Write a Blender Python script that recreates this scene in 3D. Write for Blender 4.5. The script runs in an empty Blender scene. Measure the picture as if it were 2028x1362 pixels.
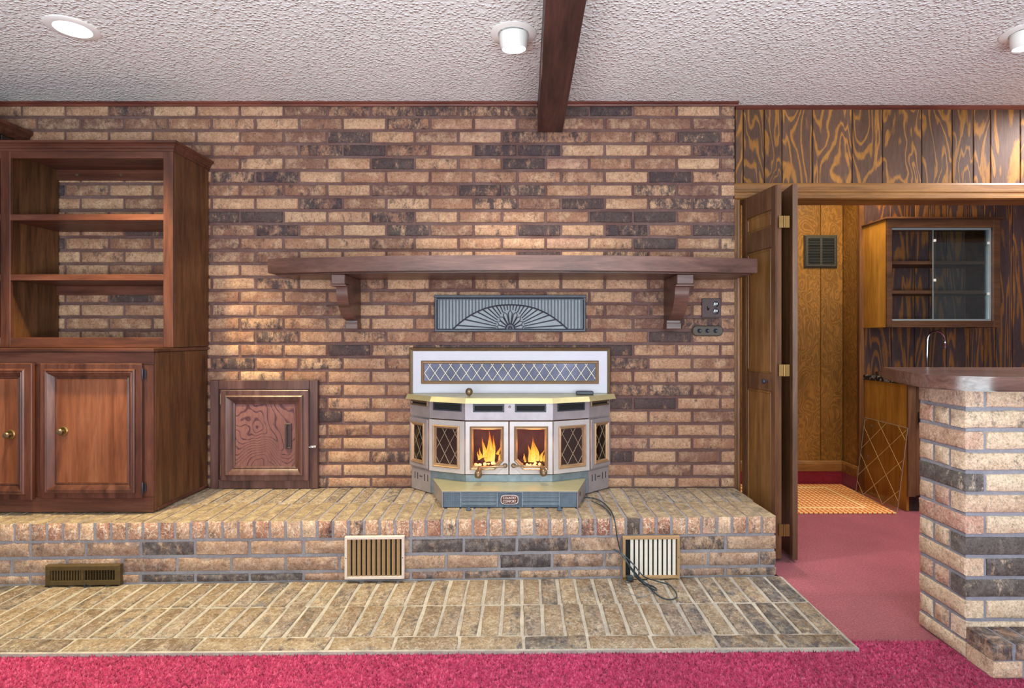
import bpy, bmesh, math, random
import numpy as np
from mathutils import Vector, Matrix
random.seed(7)
R = random.Random(11)
sc = bpy.context.scene
COL = sc.collection
PI = math.pi

# ------------------------------------------------------------------ camera
F_PX = 1143.0          # focal length in pixels of the 2028 px wide frame
EYE = 1.147            # eye height above the carpet
DW = 3.26              # distance from the eye to the brick wall (wall plane is y = 0)
cam = bpy.data.cameras.new('camera')
cam.sensor_width = 36.0
cam.lens = 36.0 * F_PX / 2028.0
cam.shift_x = -26 / 2028.0
cam.shift_y = -13 / 2028.0
cam.clip_start = 0.05
co = bpy.data.objects.new('camera', cam)
COL.objects.link(co)
co.location = (0, -DW, EYE)
co.rotation_euler = (PI / 2, 0, 0)
sc.camera = co

# ------------------------------------------------------------------ world, lights, exposure
w = bpy.data.worlds.new('world')
sc.world = w
w.use_nodes = True
w.node_tree.nodes['Background'].inputs[0].default_value = (0.88, 0.95, 1.0, 1)
w.node_tree.nodes['Background'].inputs[1].default_value = 1.0
vs = sc.view_settings
vs.view_transform = 'Standard'
vs.look = 'None'
vs.exposure = 0.0
vs.gamma = 1.0
vs.use_curve_mapping = False


def area(name, loc, rot, sx, sy, energy, color):
    l = bpy.data.lights.new(name, 'AREA')
    l.shape = 'RECTANGLE'
    l.size = sx
    l.size_y = sy
    l.energy = energy
    l.color = color
    o = bpy.data.objects.new(name, l)
    COL.objects.link(o)
    o.location = loc
    o.rotation_euler = rot
    return o


# daylight from the glazed side of the room behind the photographer
area('window_daylight', (0.3, -5.6, 1.35), (PI / 2, 0, 0), 5.5, 2.0, 125, (0.82, 0.93, 1.0))
# added unseen fill light aimed up from behind the camera to brighten the ceiling
area('ceiling_fill', (0.0, -3.9, 0.75), (math.radians(180 - 12), 0, 0), 4.5, 1.2, 255, (0.80, 0.95, 1.0))
# warm lamp of the bar alcove
area('alcove_lamp', (2.3, 0.62, 2.44), (0, 0, 0), 0.35, 0.35, 19, (1.0, 0.80, 0.50))
area('bar_fill', (3.2, -0.3, 2.44), (0, 0, 0), 0.4, 0.4, 42, (0.96, 0.96, 1.0))  # added unseen fill light, placed to brighten the bar wall and cabinet interior


def X_(px, D):
    return (px - 1040.0) * D / F_PX


def Z_(py, D):
    return EYE - (py - 668.0) * D / F_PX


# ------------------------------------------------------------------ node helpers
class NT:
    def __init__(s, name):
        s.m = bpy.data.materials.new(name)
        s.m.use_nodes = True
        s.t = s.m.node_tree
        s.b = s.t.nodes['Principled BSDF']
        s.out = s.t.nodes['Material Output']

    def n(s, typ, **kw):
        nd = s.t.nodes.new(typ)
        for k, v in kw.items():
            setattr(nd, k, v)
        return nd

    def l(s, a, b):
        s.t.links.new(a, b)

    def set(s, sock, v):
        if isinstance(v, bpy.types.NodeSocket):
            s.l(v, sock)
        else:
            sock.default_value = v

    def coord(s, scale=(1, 1, 1), seed=None, kind='Object'):
        tc = s.n('ShaderNodeTexCoord')
        v = tc.outputs[kind]
        if seed is not None:
            a = s.n('ShaderNodeVectorMath', operation='SCALE')
            a.inputs[0].default_value = (37.1, 91.7, 53.3)
            s.l(seed, a.inputs['Scale'])
            b = s.n('ShaderNodeVectorMath', operation='ADD')
            s.l(v, b.inputs[0])
            s.l(a.outputs[0], b.inputs[1])
            v = b.outputs[0]
        if scale != (1, 1, 1):
            c = s.n('ShaderNodeVectorMath', operation='MULTIPLY')
            s.l(v, c.inputs[0])
            c.inputs[1].default_value = scale
            v = c.outputs[0]
        return v

    def noise(s, co, scale, detail=3, rough=0.55, dist=0.0):
        nd = s.n('ShaderNodeTexNoise')
        s.l(co, nd.inputs['Vector'])
        nd.inputs['Scale'].default_value = scale
        nd.inputs['Detail'].default_value = detail
        nd.inputs['Roughness'].default_value = rough
        nd.inputs['Distortion'].default_value = dist
        return nd.outputs['Fac']

    def math(s, op, a, b=0.0, clamp=False):
        nd = s.n('ShaderNodeMath', operation=op, use_clamp=clamp)
        s.set(nd.inputs[0], a)
        s.set(nd.inputs[1], b)
        return nd.outputs[0]

    def ramp(s, fac, stops, interp='LINEAR'):
        nd = s.n('ShaderNodeValToRGB')
        nd.color_ramp.interpolation = interp
        e = nd.color_ramp.elements
        while len(e) > 1:
            e.remove(e[-1])
        e[0].position = stops[0][0]
        for p, c in stops[1:]:
            e.new(p)
        for i, (p, c) in enumerate(stops):
            if not isinstance(c, tuple):
                c = (c, c, c)
            e[i].color = (c[0], c[1], c[2], 1)
        s.l(fac, nd.inputs[0])
        return nd.outputs[0]

    def mix(s, fac, a, b, mode='MIX'):
        nd = s.n('ShaderNodeMix', data_type='RGBA', blend_type=mode)
        s.set(nd.inputs[0], fac)
        for sk, v in ((nd.inputs[6], a), (nd.inputs[7], b)):
            if isinstance(v, tuple):
                v = (v[0], v[1], v[2], 1)
            s.set(sk, v)
        return nd.outputs[2]

    def bump(s, h, strength=0.5, dist=0.01):
        nd = s.n('ShaderNodeBump')
        nd.inputs['Strength'].default_value = strength
        nd.inputs['Distance'].default_value = dist
        s.l(h, nd.inputs['Height'])
        s.l(nd.outputs[0], s.b.inputs['Normal'])

    def base(s, c, rough=0.6, metal=0.0, spec=0.5):
        if isinstance(c, tuple):
            c = (c[0], c[1], c[2], 1)
        s.set(s.b.inputs['Base Color'], c)
        s.set(s.b.inputs['Roughness'], rough)
        s.b.inputs['Metallic'].default_value = metal
        s.b.inputs['Specular IOR Level'].default_value = spec


def srgb(r, g, b):
    f = lambda c: (c / 255 / 12.92) if c / 255 <= 0.04045 else ((c / 255 + 0.055) / 1.055) ** 2.4
    return (f(r), f(g), f(b))


def plain(name, c, rough=0.5, metal=0.0, var=0.12, scale=30, bump=0.0, spec=0.5):
    t = NT(name)
    v = t.coord()
    n1 = t.noise(v, scale, 4, 0.6)
    k = t.ramp(n1, [(0.3, 1 - var), (0.7, 1 + var * 0.5)])
    t.base(t.mix(1.0, c, k, 'MULTIPLY'), rough, metal, spec)
    if bump:
        t.bump(n1, bump, 0.002)
    return t.m


BRICK_TONES = [(0.0, srgb(112, 80, 70)), (0.22, srgb(134, 96, 78)), (0.45, srgb(154, 112, 88)),
               (0.68, srgb(172, 132, 104)), (0.86, srgb(182, 144, 114)), (1.0, srgb(152, 110, 96))]


def brick_mat(name, tones, attr=False, light=srgb(208, 174, 140), dark=srgb(54, 48, 54),
              squig=0.0, lightamt=0.6, dust=0.0, dustc=srgb(205, 196, 188), bstr=0.7, top=False):
    t = NT(name)
    if attr:
        a = t.n('ShaderNodeAttribute', attribute_name='bcol')
        colr = a.outputs['Color']
    else:
        colr = t.n('ShaderNodeObjectInfo').outputs['Color']
    sp = t.n('ShaderNodeSeparateColor')
    t.l(colr, sp.inputs[0])
    r_, g_, b_ = sp.outputs[0], sp.outputs[1], sp.outputs[2]
    v = t.coord(seed=b_)
    c = t.ramp(r_, tones)
    nA = t.noise(v, 15, 6, 0.7, 0.12)
    c = t.mix(t.math('MULTIPLY', t.ramp(nA, [(0.47, 0.0), (0.70, 1.0)]), lightamt), c, light)
    nB = t.noise(t.coord((1, 1, 0.7), seed=t.math('ADD', b_, 3.3)), 15, 6, 0.75, 0.15)
    c = t.mix(t.math('MULTIPLY', t.ramp(nB, [(0.55, 0.0), (0.68, 1.0)]), 0.5), c, srgb(122, 90, 76))
    if squig:
        nS = t.noise(v, 26, 2, 0.5, 1.2)
        band = t.math('ABSOLUTE', t.math('SUBTRACT', nS, 0.5))
        c = t.mix(t.math('MULTIPLY', t.ramp(band, [(0.012, 1.0), (0.035, 0.0)]), squig), c, srgb(236, 220, 196))
    # soot / flashed dark patches, more of them the larger the green channel
    nC = t.noise(t.coord((1, 1, 0.55), seed=t.math('ADD', b_, 7.7)), 24, 7, 0.8, 0.15)
    th = t.math('ADD', nC, t.math('MULTIPLY', t.math('SUBTRACT', g_, 0.5), 0.40))
    c = t.mix(t.math('MULTIPLY', t.ramp(th, [(0.47, 0.0), (0.61, 1.0)]), 0.88), c, dark)
    if dust:
        nD = t.noise(v, 30, 4, 0.7)
        c = t.mix(t.math('MULTIPLY', t.ramp(nD, [(0.45, 0.0), (0.75, 1.0)]), dust), c, dustc)
    if top:
        sn = t.n('ShaderNodeSeparateXYZ')
        t.l(t.n('ShaderNodeTexCoord').outputs['Normal'], sn.inputs[0])
        nT = t.noise(v, 18, 5, 0.7)
        ct = t.ramp(nT, [(0.3, srgb(112, 98, 84)), (0.5, srgb(148, 128, 102)), (0.7, srgb(176, 158, 126))])
        c = t.mix(t.ramp(sn.outputs[2], [(0.55, 0.0), (0.85, 1.0)]), c, ct)
    nF = t.noise(v, 150, 4, 0.75)
    c = t.mix(1.0, c, t.ramp(nF, [(0.3, 0.50), (0.48, 1.0), (0.75, 1.3)]), 'MULTIPLY')
    nG = t.noise(v, 62, 5, 0.75)
    c = t.mix(1.0, c, t.ramp(nG, [(0.32, 0.55), (0.46, 1.0), (0.72, 1.2)]), 'MULTIPLY')
    t.base(c, 0.82, 0, 0.35)
    nH = t.noise(v, 42, 6, 0.7, 0.5)
    t.bump(nH, bstr, 0.009)
    return t.m


def mortar_mat(name, c1, c2):
    t = NT(name)
    v = t.coord()
    n1 = t.noise(v, 6, 4, 0.6)
    n2 = t.noise(v, 90, 4, 0.7)
    c = t.mix(t.ramp(n1, [(0.35, 0.0), (0.65, 1.0)]), c1, c2)
    c = t.mix(1.0, c, t.ramp(n2, [(0.3, 0.8), (0.7, 1.1)]), 'MULTIPLY')
    t.base(c, 0.9, 0, 0.2)
    t.bump(t.noise(v, 60, 5, 0.7), 0.7, 0.006)
    return t.m


def wood_mat(name, dark, mid, light, axis='Z', rough=0.38, scale=1.0, spec=0.5, bump=0.12, contrast=1.0):
    t = NT(name)
    sd = t.n('ShaderNodeObjectInfo').outputs['Random']
    k = {'X': (0.09, 1, 1), 'Y': (1, 0.09, 1), 'Z': (1, 1, 0.09)}[axis]
    v = t.coord(k, seed=sd)
    n1 = t.noise(v, 16 * scale, 5, 0.62, 0.8)
    n2 = t.noise(v, 90 * scale, 4, 0.7, 0.2)
    n3 = t.noise(t.coord((1, 1, 1), seed=sd), 2.2, 2, 0.5)
    c = t.ramp(n1, [(0.5 - 0.22 / contrast, dark), (0.5, mid), (0.5 + 0.22 / contrast, light)])
    c = t.mix(1.0, c, t.ramp(n2, [(0.3, 0.72), (0.6, 1.08)]), 'MULTIPLY')
    c = t.mix(1.0, c, t.ramp(n3, [(0.3, 0.8), (0.7, 1.15)]), 'MULTIPLY')
    t.base(c, t.ramp(n2, [(0.3, rough + 0.12), (0.7, rough)]), 0, spec)
    t.bump(n2, bump, 0.002)
    return t.m


def ply_mat(name, dark, gold, lines=7.0, gs=(1.0, 1.0, 0.22), scale=4.0, thr=0.5, rough=0.42, fig=0.9, spec=0.2):
    """Rotary-cut plywood: contour bands of early and late wood."""
    t = NT(name)
    sd = t.n('ShaderNodeSeparateColor')
    oi = t.n('ShaderNodeObjectInfo')
    t.l(oi.outputs['Color'], sd.inputs[0])
    v = t.coord(gs, seed=sd.outputs[2])
    n1 = t.noise(v, scale, 2.5, 0.45, 0.5)
    fr = t.math('PINGPONG', t.math('MULTIPLY', n1, lines), 0.5)
    n2 = t.noise(t.coord((1, 1, 0.12), seed=sd.outputs[2]), 110, 3, 0.7)
    nl = t.noise(t.coord((1, 1, 0.3), seed=sd.outputs[2]), 30, 4, 0.7)
    fr2 = t.math('ADD', fr, t.math('MULTIPLY', t.math('SUBTRACT', n2, 0.5), 0.42))
    fr2 = t.math('ADD', fr2, t.math('MULTIPLY', t.math('SUBTRACT', nl, 0.5), 0.45))
    f = t.ramp(fr2, [(thr - 0.26, 0.0), (thr - 0.12, 1.0)])
    c = t.mix(t.math('MULTIPLY', f, fig), gold, dark)
    n3 = t.noise(v, 2.6, 2, 0.5)
    c = t.mix(1.0, c, t.ramp(n3, [(0.3, 0.62), (0.7, 1.25)]), 'MULTIPLY')
    c = t.mix(1.0, c, t.ramp(n2, [(0.3, 0.75), (0.65, 1.1)]), 'MULTIPLY')
    t.base(c, rough, 0, spec)
    t.bump(t.math('ADD', t.math('MULTIPLY', f, -1.0), n2), 0.35, 0.002)
    return t.m


def glass_mat(name, tint, gloss=0.08, rough=0.03):
    t = NT(name)
    t.t.nodes.remove(t.b)
    tr = t.n('ShaderNodeBsdfTransparent')
    tr.inputs[0].default_value = (*tint, 1)
    gl = t.n('ShaderNodeBsdfGlossy')
    gl.inputs[0].default_value = (1, 1, 1, 1)
    gl.inputs['Roughness'].default_value = rough
    mx = t.n('ShaderNodeMixShader')
    mx.inputs[0].default_value = gloss
    t.l(tr.outputs[0], mx.inputs[1])
    t.l(gl.outputs[0], mx.inputs[2])
    t.l(mx.outputs[0], t.out.inputs[0])
    return t.m


def emit_mat(name, c, strength):
    t = NT(name)
    t.base((0.8, 0.8, 0.8))
    t.b.inputs['Emission Color'].default_value = (*c, 1)
    t.b.inputs['Emission Strength'].default_value = strength
    return t.m


# ------------------------------------------------------------------ geometry helpers
def box(bm, x0, x1, y0, y1, z0, z1, bev=0.0, seg=1):
    r = bmesh.ops.create_cube(bm, size=1.0)
    vs_ = r['verts']
    for v in vs_:
        v.co = Vector(((x0 + x1) / 2 + v.co.x * (x1 - x0), (y0 + y1) / 2 + v.co.y * (y1 - y0), (z0 + z1) / 2 + v.co.z * (z1 - z0)))
    if bev:
        es = list({e for v in vs_ for e in v.link_edges})
        bmesh.ops.bevel(bm, geom=es, offset=bev, segments=seg, affect='EDGES', profile=0.5)


class Fr:
    """A frame on a flat face: u to the right, v up, n out of the face."""
    def __init__(s, o, u, v=(0, 0, 1), n=None):
        s.o, s.u, s.v = Vector(o), Vector(u).normalized(), Vector(v).normalized()
        s.n = Vector(n).normalized() if n else s.u.cross(s.v)

    def p(s, u, v, n=0.0):
        return s.o + s.u * u + s.v * v + s.n * n


def face_frame(p0, p1, z0):
    """Frame of the vertical face from plan point p0 (left) to p1 (right)."""
    u = Vector((p1[0] - p0[0], p1[1] - p0[1], 0)).normalized()
    return Fr((p0[0], p0[1], z0), u)


WALLF = Fr((0, 0, 0), (1, 0, 0))


def hexa(bm, ps):
    vs_ = [bm.verts.new(p) for p in ps]
    for f in ((0, 3, 2, 1), (4, 5, 6, 7), (0, 1, 5, 4), (1, 2, 6, 5), (2, 3, 7, 6), (3, 0, 4, 7)):
        bm.faces.new([vs_[i] for i in f])
    return vs_


def fbox(bm, F, u0, u1, v0, v1, n0, n1, bev=0.0):
    ps = [F.p(u, v, n) for n in (n0, n1) for u, v in ((u0, v0), (u1, v0), (u1, v1), (u0, v1))]
    vs_ = hexa(bm, ps)
    if bev:
        es = list({e for v in vs_ for e in v.link_edges})
        bmesh.ops.bevel(bm, geom=es, offset=bev, segments=1, affect='EDGES')


def fbar(bm, F, a, b, wd, n0, n1):
    d = Vector((b[0] - a[0], b[1] - a[1]))
    if d.length < 1e-6:
        return
    d.normalize()
    q = Vector((-d.y, d.x)) * wd / 2
    pts = [(a[0] - q.x, a[1] - q.y), (b[0] - q.x, b[1] - q.y), (b[0] + q.x, b[1] + q.y), (a[0] + q.x, a[1] + q.y)]
    hexa(bm, [F.p(u, v, n) for n in (n0, n1) for u, v in pts])


def inset(poly, d):
    n = len(poly)
    out = []
    for i in range(n):
        p0, p1, p2 = Vector(poly[i - 1]), Vector(poly[i]), Vector(poly[(i + 1) % n])
        e1, e2 = (p1 - p0).normalized(), (p2 - p1).normalized()
        n1, n2 = Vector((-e1.y, e1.x)), Vector((-e2.y, e2.x))
        k = 1 + n1.dot(n2)
        out.append(tuple(p1 + (n1 + n2) * (d / k)))
    return out


def rect(u0, u1, v0, v1):
    return [(u0, v0), (u1, v0), (u1, v1), (u0, v1)]


def fring(bm, F, poly, prof, cap=False):
    """Mitred moulding round a convex polygon (counter-clockwise); prof = (inset, height) pairs from the outside in."""
    loops = []
    for d, h in prof:
        loops.append([bm.verts.new(F.p(u, v, h)) for u, v in inset(poly, d)])
    n = len(poly)
    for a, b in zip(loops, loops[1:]):
        for i in range(n):
            j = (i + 1) % n
            bm.faces.new((a[i], a[j], b[j], b[i]))
    if cap:
        bm.faces.new(loops[-1])


def clipseg(poly_rect, a, b):
    u0, u1, v0, v1 = poly_rect
    t0, t1 = 0.0, 1.0
    dx, dy = b[0] - a[0], b[1] - a[1]
    for p, q in ((-dx, a[0] - u0), (dx, u1 - a[0]), (-dy, a[1] - v0), (dy, v1 - a[1])):
        if abs(p) < 1e-12:
            if q < 0:
                return None
        else:
            r = q / p
            if p < 0:
                t0 = max(t0, r)
            else:
                t1 = min(t1, r)
    if t0 >= t1:
        return None
    return (a[0] + t0 * dx, a[1] + t0 * dy), (a[0] + t1 * dx, a[1] + t1 * dy)


def lattice(bm, F, u0, u1, v0, v1, du, dv, u_off, n0, wd=0.0022, th=0.0022):
    """Diamond lattice of came bars."""
    H = v1 - v0
    slope = dv / du
    k0 = int((u0 - u_off - H / slope) / du) - 2
    k1 = int((u1 - u_off + H / slope) / du) + 2
    for k in range(k0, k1 + 1):
        c = u_off + k * du
        for s in (1, -1):
            sg = clipseg((u0, u1, v0, v1), (c, v0), (c + s * H / slope, v1))
            if sg:
                fbar(bm, F, sg[0], sg[1], wd, n0 + (0.0006 if s > 0 else 0), n0 + th)


def prism(bm, pts, z0, z1, bev=0.0, seg=1):
    a = [bm.verts.new((p[0], p[1], z0)) for p in pts]
    b = [bm.verts.new((p[0], p[1], z1)) for p in pts]
    fs = [bm.faces.new(a[::-1]), bm.faces.new(b)]
    n = len(pts)
    for i in range(n):
        j = (i + 1) % n
        fs.append(bm.faces.new((a[i], a[j], b[j], b[i])))
    if bev:
        es = list({e for f in fs[:2] for e in f.edges})
        bmesh.ops.bevel(bm, geom=es, offset=bev, segments=seg, affect='EDGES')


def extrude(bm, prof, mk, t0, t1):
    """Extrude a closed 2-D profile; mk(a, b, t) gives the point."""
    a = [bm.verts.new(mk(p[0], p[1], t0)) for p in prof]
    b = [bm.verts.new(mk(p[0], p[1], t1)) for p in prof]
    n = len(prof)
    bm.faces.new(a[::-1])
    bm.faces.new(b)
    for i in range(n):
        j = (i + 1) % n
        bm.faces.new((a[i], a[j], b[j], b[i]))


def tube(bm, pts, r, seg=8, cap=True):
    pts = [Vector(p) for p in pts]
    rs = r if isinstance(r, (list, tuple)) else [r] * len(pts)
    rings = []
    prev = None
    for i, p in enumerate(pts):
        d = (pts[min(i + 1, len(pts) - 1)] - pts[max(i - 1, 0)]).normalized()
        if prev is None:
            x = d.orthogonal().normalized()
        else:
            x = (prev - d * prev.dot(d))
            x = x.normalized() if x.length > 1e-6 else d.orthogonal().normalized()
        prev = x
        y = d.cross(x)
        rings.append([bm.verts.new(p + (x * math.cos(2 * PI * k / seg) + y * math.sin(2 * PI * k / seg)) * rs[i]) for k in range(seg)])
    for a, b in zip(rings, rings[1:]):
        for k in range(seg):
            m = (k + 1) % seg
            bm.faces.new((a[k], a[m], b[m], b[k]))
    if cap:
        bm.faces.new(rings[0][::-1])
        bm.faces.new(rings[-1])


def lathe(bm, prof, o, axis=(0, 0, 1), seg=16):
    """prof = (radius, height along axis)."""
    ax = Vector(axis).normalized()
    x = ax.orthogonal().normalized()
    y = ax.cross(x)
    o = Vector(o)
    rings = []
    for r, h in prof:
        if r < 1e-6:
            rings.append([bm.verts.new(o + ax * h)])
        else:
            rings.append([bm.verts.new(o + ax * h + (x * math.cos(2 * PI * k / seg) + y * math.sin(2 * PI * k / seg)) * r) for k in range(seg)])
    for a, b in zip(rings, rings[1:]):
        if len(a) == 1 and len(b) == 1:
            continue
        for k in range(seg):
            m = (k + 1) % seg
            if len(a) == 1:
                bm.faces.new((a[0], b[m], b[k]))
            elif len(b) == 1:
                bm.faces.new((a[k], a[m], b[0]))
            else:
                bm.faces.new((a[k], a[m], b[m], b[k]))


def smooth_path(pts, n=8):
    """Catmull-Rom through pts."""
    P = [Vector(p) for p in pts]
    P = [P[0] * 2 - P[1]] + P + [P[-1] * 2 - P[-2]]
    out = []
    for i in range(1, len(P) - 2):
        for k in range(n):
            t = k / n
            a, b, c, d = P[i - 1], P[i], P[i + 1], P[i + 2]
            out.append(0.5 * ((2 * b) + (c - a) * t + (2 * a - 5 * b + 4 * c - d) * t * t + (3 * b - a - 3 * c + d) * t ** 3))
    out.append(P[-2])
    return out


WP = {}      # world position of every object's origin


def thing(name, label=None, cat=None, loc=(0, 0, 0), group=None, kind=None):
    o = bpy.data.objects.new(name, None)
    o.empty_display_size = 0.05
    COL.objects.link(o)
    o.location = loc
    WP[o] = Vector(loc)
    tag(o, label, cat, group, kind)
    return o


def tag(o, label=None, cat=None, group=None, kind=None):
    if label:
        o['label'] = label
    if cat:
        o['category'] = cat
    if group:
        o['group'] = group
    if kind:
        o['kind'] = kind
    return o


def obj(name, bm, mat, parent=None, smooth=False, label=None, kind=None, angle=35):
    bmesh.ops.recalc_face_normals(bm, faces=bm.faces[:])
    xs = [v.co for v in bm.verts]
    lo = Vector((min(c.x for c in xs), min(c.y for c in xs), min(c.z for c in xs)))
    hi = Vector((max(c.x for c in xs), max(c.y for c in xs), max(c.z for c in xs)))
    c = (lo + hi) / 2
    for v in bm.verts:
        v.co -= c
    me = bpy.data.meshes.new(name)
    bm.to_mesh(me)
    bm.free()
    me.materials.append(mat)
    if smooth:
        me.shade_smooth()
        me.set_sharp_from_angle(angle=math.radians(angle))
    o = bpy.data.objects.new(name, me)
    COL.objects.link(o)
    WP[o] = c
    if parent:
        o.parent = parent
        o.location = c - WP[parent]
    else:
        o.location = c
    tag(o, label, None, None, kind)
    o.color = (R.random(), 0.3, R.random(), 1)
    return o


def NB():
    return bmesh.new()


# ------------------------------------------------------------------ materials
M = {}
M['brick'] = brick_mat('wall_brick', BRICK_TONES)
M['brick_attr'] = brick_mat('wall_brick_joined', BRICK_TONES, attr=True)
HEAD = [(0.0, srgb(158, 104, 88)), (0.3, srgb(182, 138, 112)), (0.6, srgb(200, 162, 132)), (0.85, srgb(206, 176, 148)), (1.0, srgb(168, 112, 96))]
M['header'] = brick_mat('hearth_header_brick', HEAD, squig=0.6, top=True)
HTOP = [(0.0, srgb(118, 98, 80)), (0.4, srgb(142, 120, 94)), (0.75, srgb(156, 134, 106)), (1.0, srgb(130, 114, 102))]
M['hearth'] = brick_mat('hearth_paver', HTOP, dark=srgb(76, 74, 78), dust=0.5, bstr=1.0, light=srgb(180, 162, 130), squig=0.25, dustc=srgb(178, 170, 160))
FRONT = [(0.0, srgb(138, 104, 88)), (0.4, srgb(160, 128, 106)), (0.75, srgb(172, 142, 116)), (1.0, srgb(150, 118, 102))]
M['front'] = brick_mat('hearth_front_brick', FRONT, dark=srgb(62, 60, 66), dust=0.3)
PIER = [(0.0, srgb(182, 138, 120)), (0.3, srgb(206, 176, 148)), (0.6, srgb(218, 194, 164)), (0.85, srgb(226, 208, 180)), (1.0, srgb(196, 150, 132))]
M['pier'] = brick_mat('bar_brick', PIER, dark=srgb(52, 52, 60), squig=0.35, dust=0.2)
M['mortar_wall'] = mortar_mat('wall_mortar', srgb(100, 72, 68), srgb(114, 90, 86))
M['mortar_hearth'] = mortar_mat('hearth_mortar', srgb(192, 184, 170), srgb(160, 154, 146))
M['mortar_front'] = mortar_mat('hearth_front_mortar', srgb(140, 134, 138), srgb(158, 156, 160))
M['mortar_pier'] = mortar_mat('bar_mortar', srgb(138, 138, 148), srgb(154, 154, 162))

M['cab'] = wood_mat('cabinet_wood', srgb(56, 31, 24), srgb(90, 51, 38), srgb(112, 70, 54), 'Z', 0.33, 1.0)
M['cab_x'] = wood_mat('cabinet_wood_rail', srgb(56, 31, 24), srgb(90, 51, 38), srgb(112, 70, 54), 'X', 0.33, 1.0)
M['cab_door'] = wood_mat('cabinet_door_wood', srgb(98, 52, 32), srgb(138, 82, 54), srgb(158, 100, 70), 'Z', 0.28, 0.8)
M['cab_side'] = wood_mat('cabinet_side_wood', srgb(52, 32, 18), srgb(96, 60, 34), srgb(114, 76, 46), 'Z', 0.42, 1.6)
M['mantel'] = wood_mat('mantel_wood', srgb(66, 42, 36), srgb(94, 64, 56), srgb(112, 80, 70), 'X', 0.28, 1.0)
M['beam'] = wood_mat('beam_wood', srgb(44, 26, 22), srgb(74, 44, 38), srgb(92, 58, 48), 'Y', 0.5, 0.9)
M['crown'] = wood_mat('crown_wood', srgb(70, 30, 24), srgb(110, 56, 44), srgb(130, 76, 60), 'X', 0.4)
M['hatch'] = ply_mat('hatch_wood', srgb(62, 40, 50), srgb(122, 84, 80), 26, (1, 1, 0.5), 3.6, 0.60, 0.3, 0.8)
M['hatch_frame'] = wood_mat('hatch_frame_wood', srgb(58, 34, 32), srgb(92, 60, 54), srgb(112, 80, 74), 'Z', 0.3)
M['ply'] = ply_mat('panel_plywood', srgb(88, 66, 58), srgb(162, 110, 54), 10.0, (1, 1, 0.22), 7.5, 0.33, 0.58, 0.9)
M['ply_blue'] = ply_mat('bar_plywood', srgb(70, 60, 68), srgb(152, 98, 56), 9.0, (1, 1, 0.11), 8.0, 0.38, 0.3, 0.85)
M['ply_gold'] = ply_mat('alcove_plywood', srgb(96, 66, 30), srgb(150, 104, 48), 14.0, (1, 1, 0.5), 9.0, 0.40, 0.4, 0.5)
M['bifold'] = wood_mat('bifold_wood', srgb(92, 60, 30), srgb(130, 90, 48), srgb(150, 108, 62), 'Z', 0.3, 0.7)
M['bifold_frame'] = wood_mat('bifold_stile_wood', srgb(70, 46, 30), srgb(104, 70, 46), srgb(122, 86, 58), 'Z', 0.36, 1.0)
M['trim'] = wood_mat('door_trim_wood', srgb(90, 54, 22), srgb(138, 92, 44), srgb(160, 112, 58), 'X', 0.4)
M['trim_z'] = wood_mat('door_trim_wood_upright', srgb(78, 46, 22), srgb(118, 76, 40), srgb(140, 96, 54), 'Z', 0.4)
M['gold_side'] = wood_mat('yellow_cabinet_wood', srgb(146, 96, 30), srgb(180, 124, 46), srgb(196, 142, 62), 'Z', 0.35, 0.6)
M['wallcab'] = wood_mat('wall_cabinet_wood', srgb(56, 34, 20), srgb(92, 58, 36), srgb(112, 74, 48), 'X', 0.4)
M['walnut_top'] = wood_mat('bar_top_wood', srgb(72, 50, 44), srgb(104, 76, 68), srgb(122, 92, 82), 'X', 0.16, 0.9, 0.6, 0.03)
M['darkwood'] = wood_mat('dark_plank_wood', srgb(26, 18, 16), srgb(50, 34, 28), srgb(66, 44, 34), 'Z', 0.5)
M['marble'] = ply_mat('black_marble', srgb(20, 20, 24), srgb(150, 150, 150), 5, (1, 1, 1), 9, 0.3, 0.2, 0.95)

t = NT('popcorn_ceiling')
v = t.coord()
n1 = t.noise(v, 46, 4, 0.6)
vo = t.n('ShaderNodeTexVoronoi')
t.l(v, vo.inputs['Vector'])
vo.inputs['Scale'].default_value = 62
h = t.math('ADD', n1, t.math('MULTIPLY', t.ramp(vo.outputs['Distance'], [(0.05, 1.0), (0.55, 0.0)]), 0.7))
t.base(t.mix(t.ramp(t.noise(v, 0.9, 3), [(0.35, 0.0), (0.7, 1.0)]), srgb(233, 233, 231), srgb(224, 223, 221)), 0.95, 0, 0.1)
t.bump(h, 0.8, 0.012)
M['ceiling'] = t.m


def carpet_mat(name, c1, c2, c3, sc1, b, isl=False):
    t = NT(name)
    v = t.coord()
    n1 = t.noise(v, sc1, 3, 0.7)
    n2 = t.noise(v, 3.0, 4, 0.6)
    f = n1
    if isl:
        g = t.n('ShaderNodeNewGeometry')
        f = t.math('ADD', t.math('MULTIPLY', n1, 0.6), t.math('MULTIPLY', g.outputs['Random Per Island'], 0.30))
        f = t.math('ADD', f, 0.06)
    c = t.ramp(f, [(0.3, c1), (0.55, c2), (0.75, c3)])
    c = t.mix(1.0, c, t.ramp(n2, [(0.3, 0.82), (0.7, 1.1)]), 'MULTIPLY')
    t.base(c, 0.95, 0, 0.1)
    t.b.inputs['Sheen Weight'].default_value = 0.25
    t.b.inputs['Sheen Tint'].default_value = (1, 0.8, 0.85, 1)
    t.bump(n1, b, 0.01)
    return t.m


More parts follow.
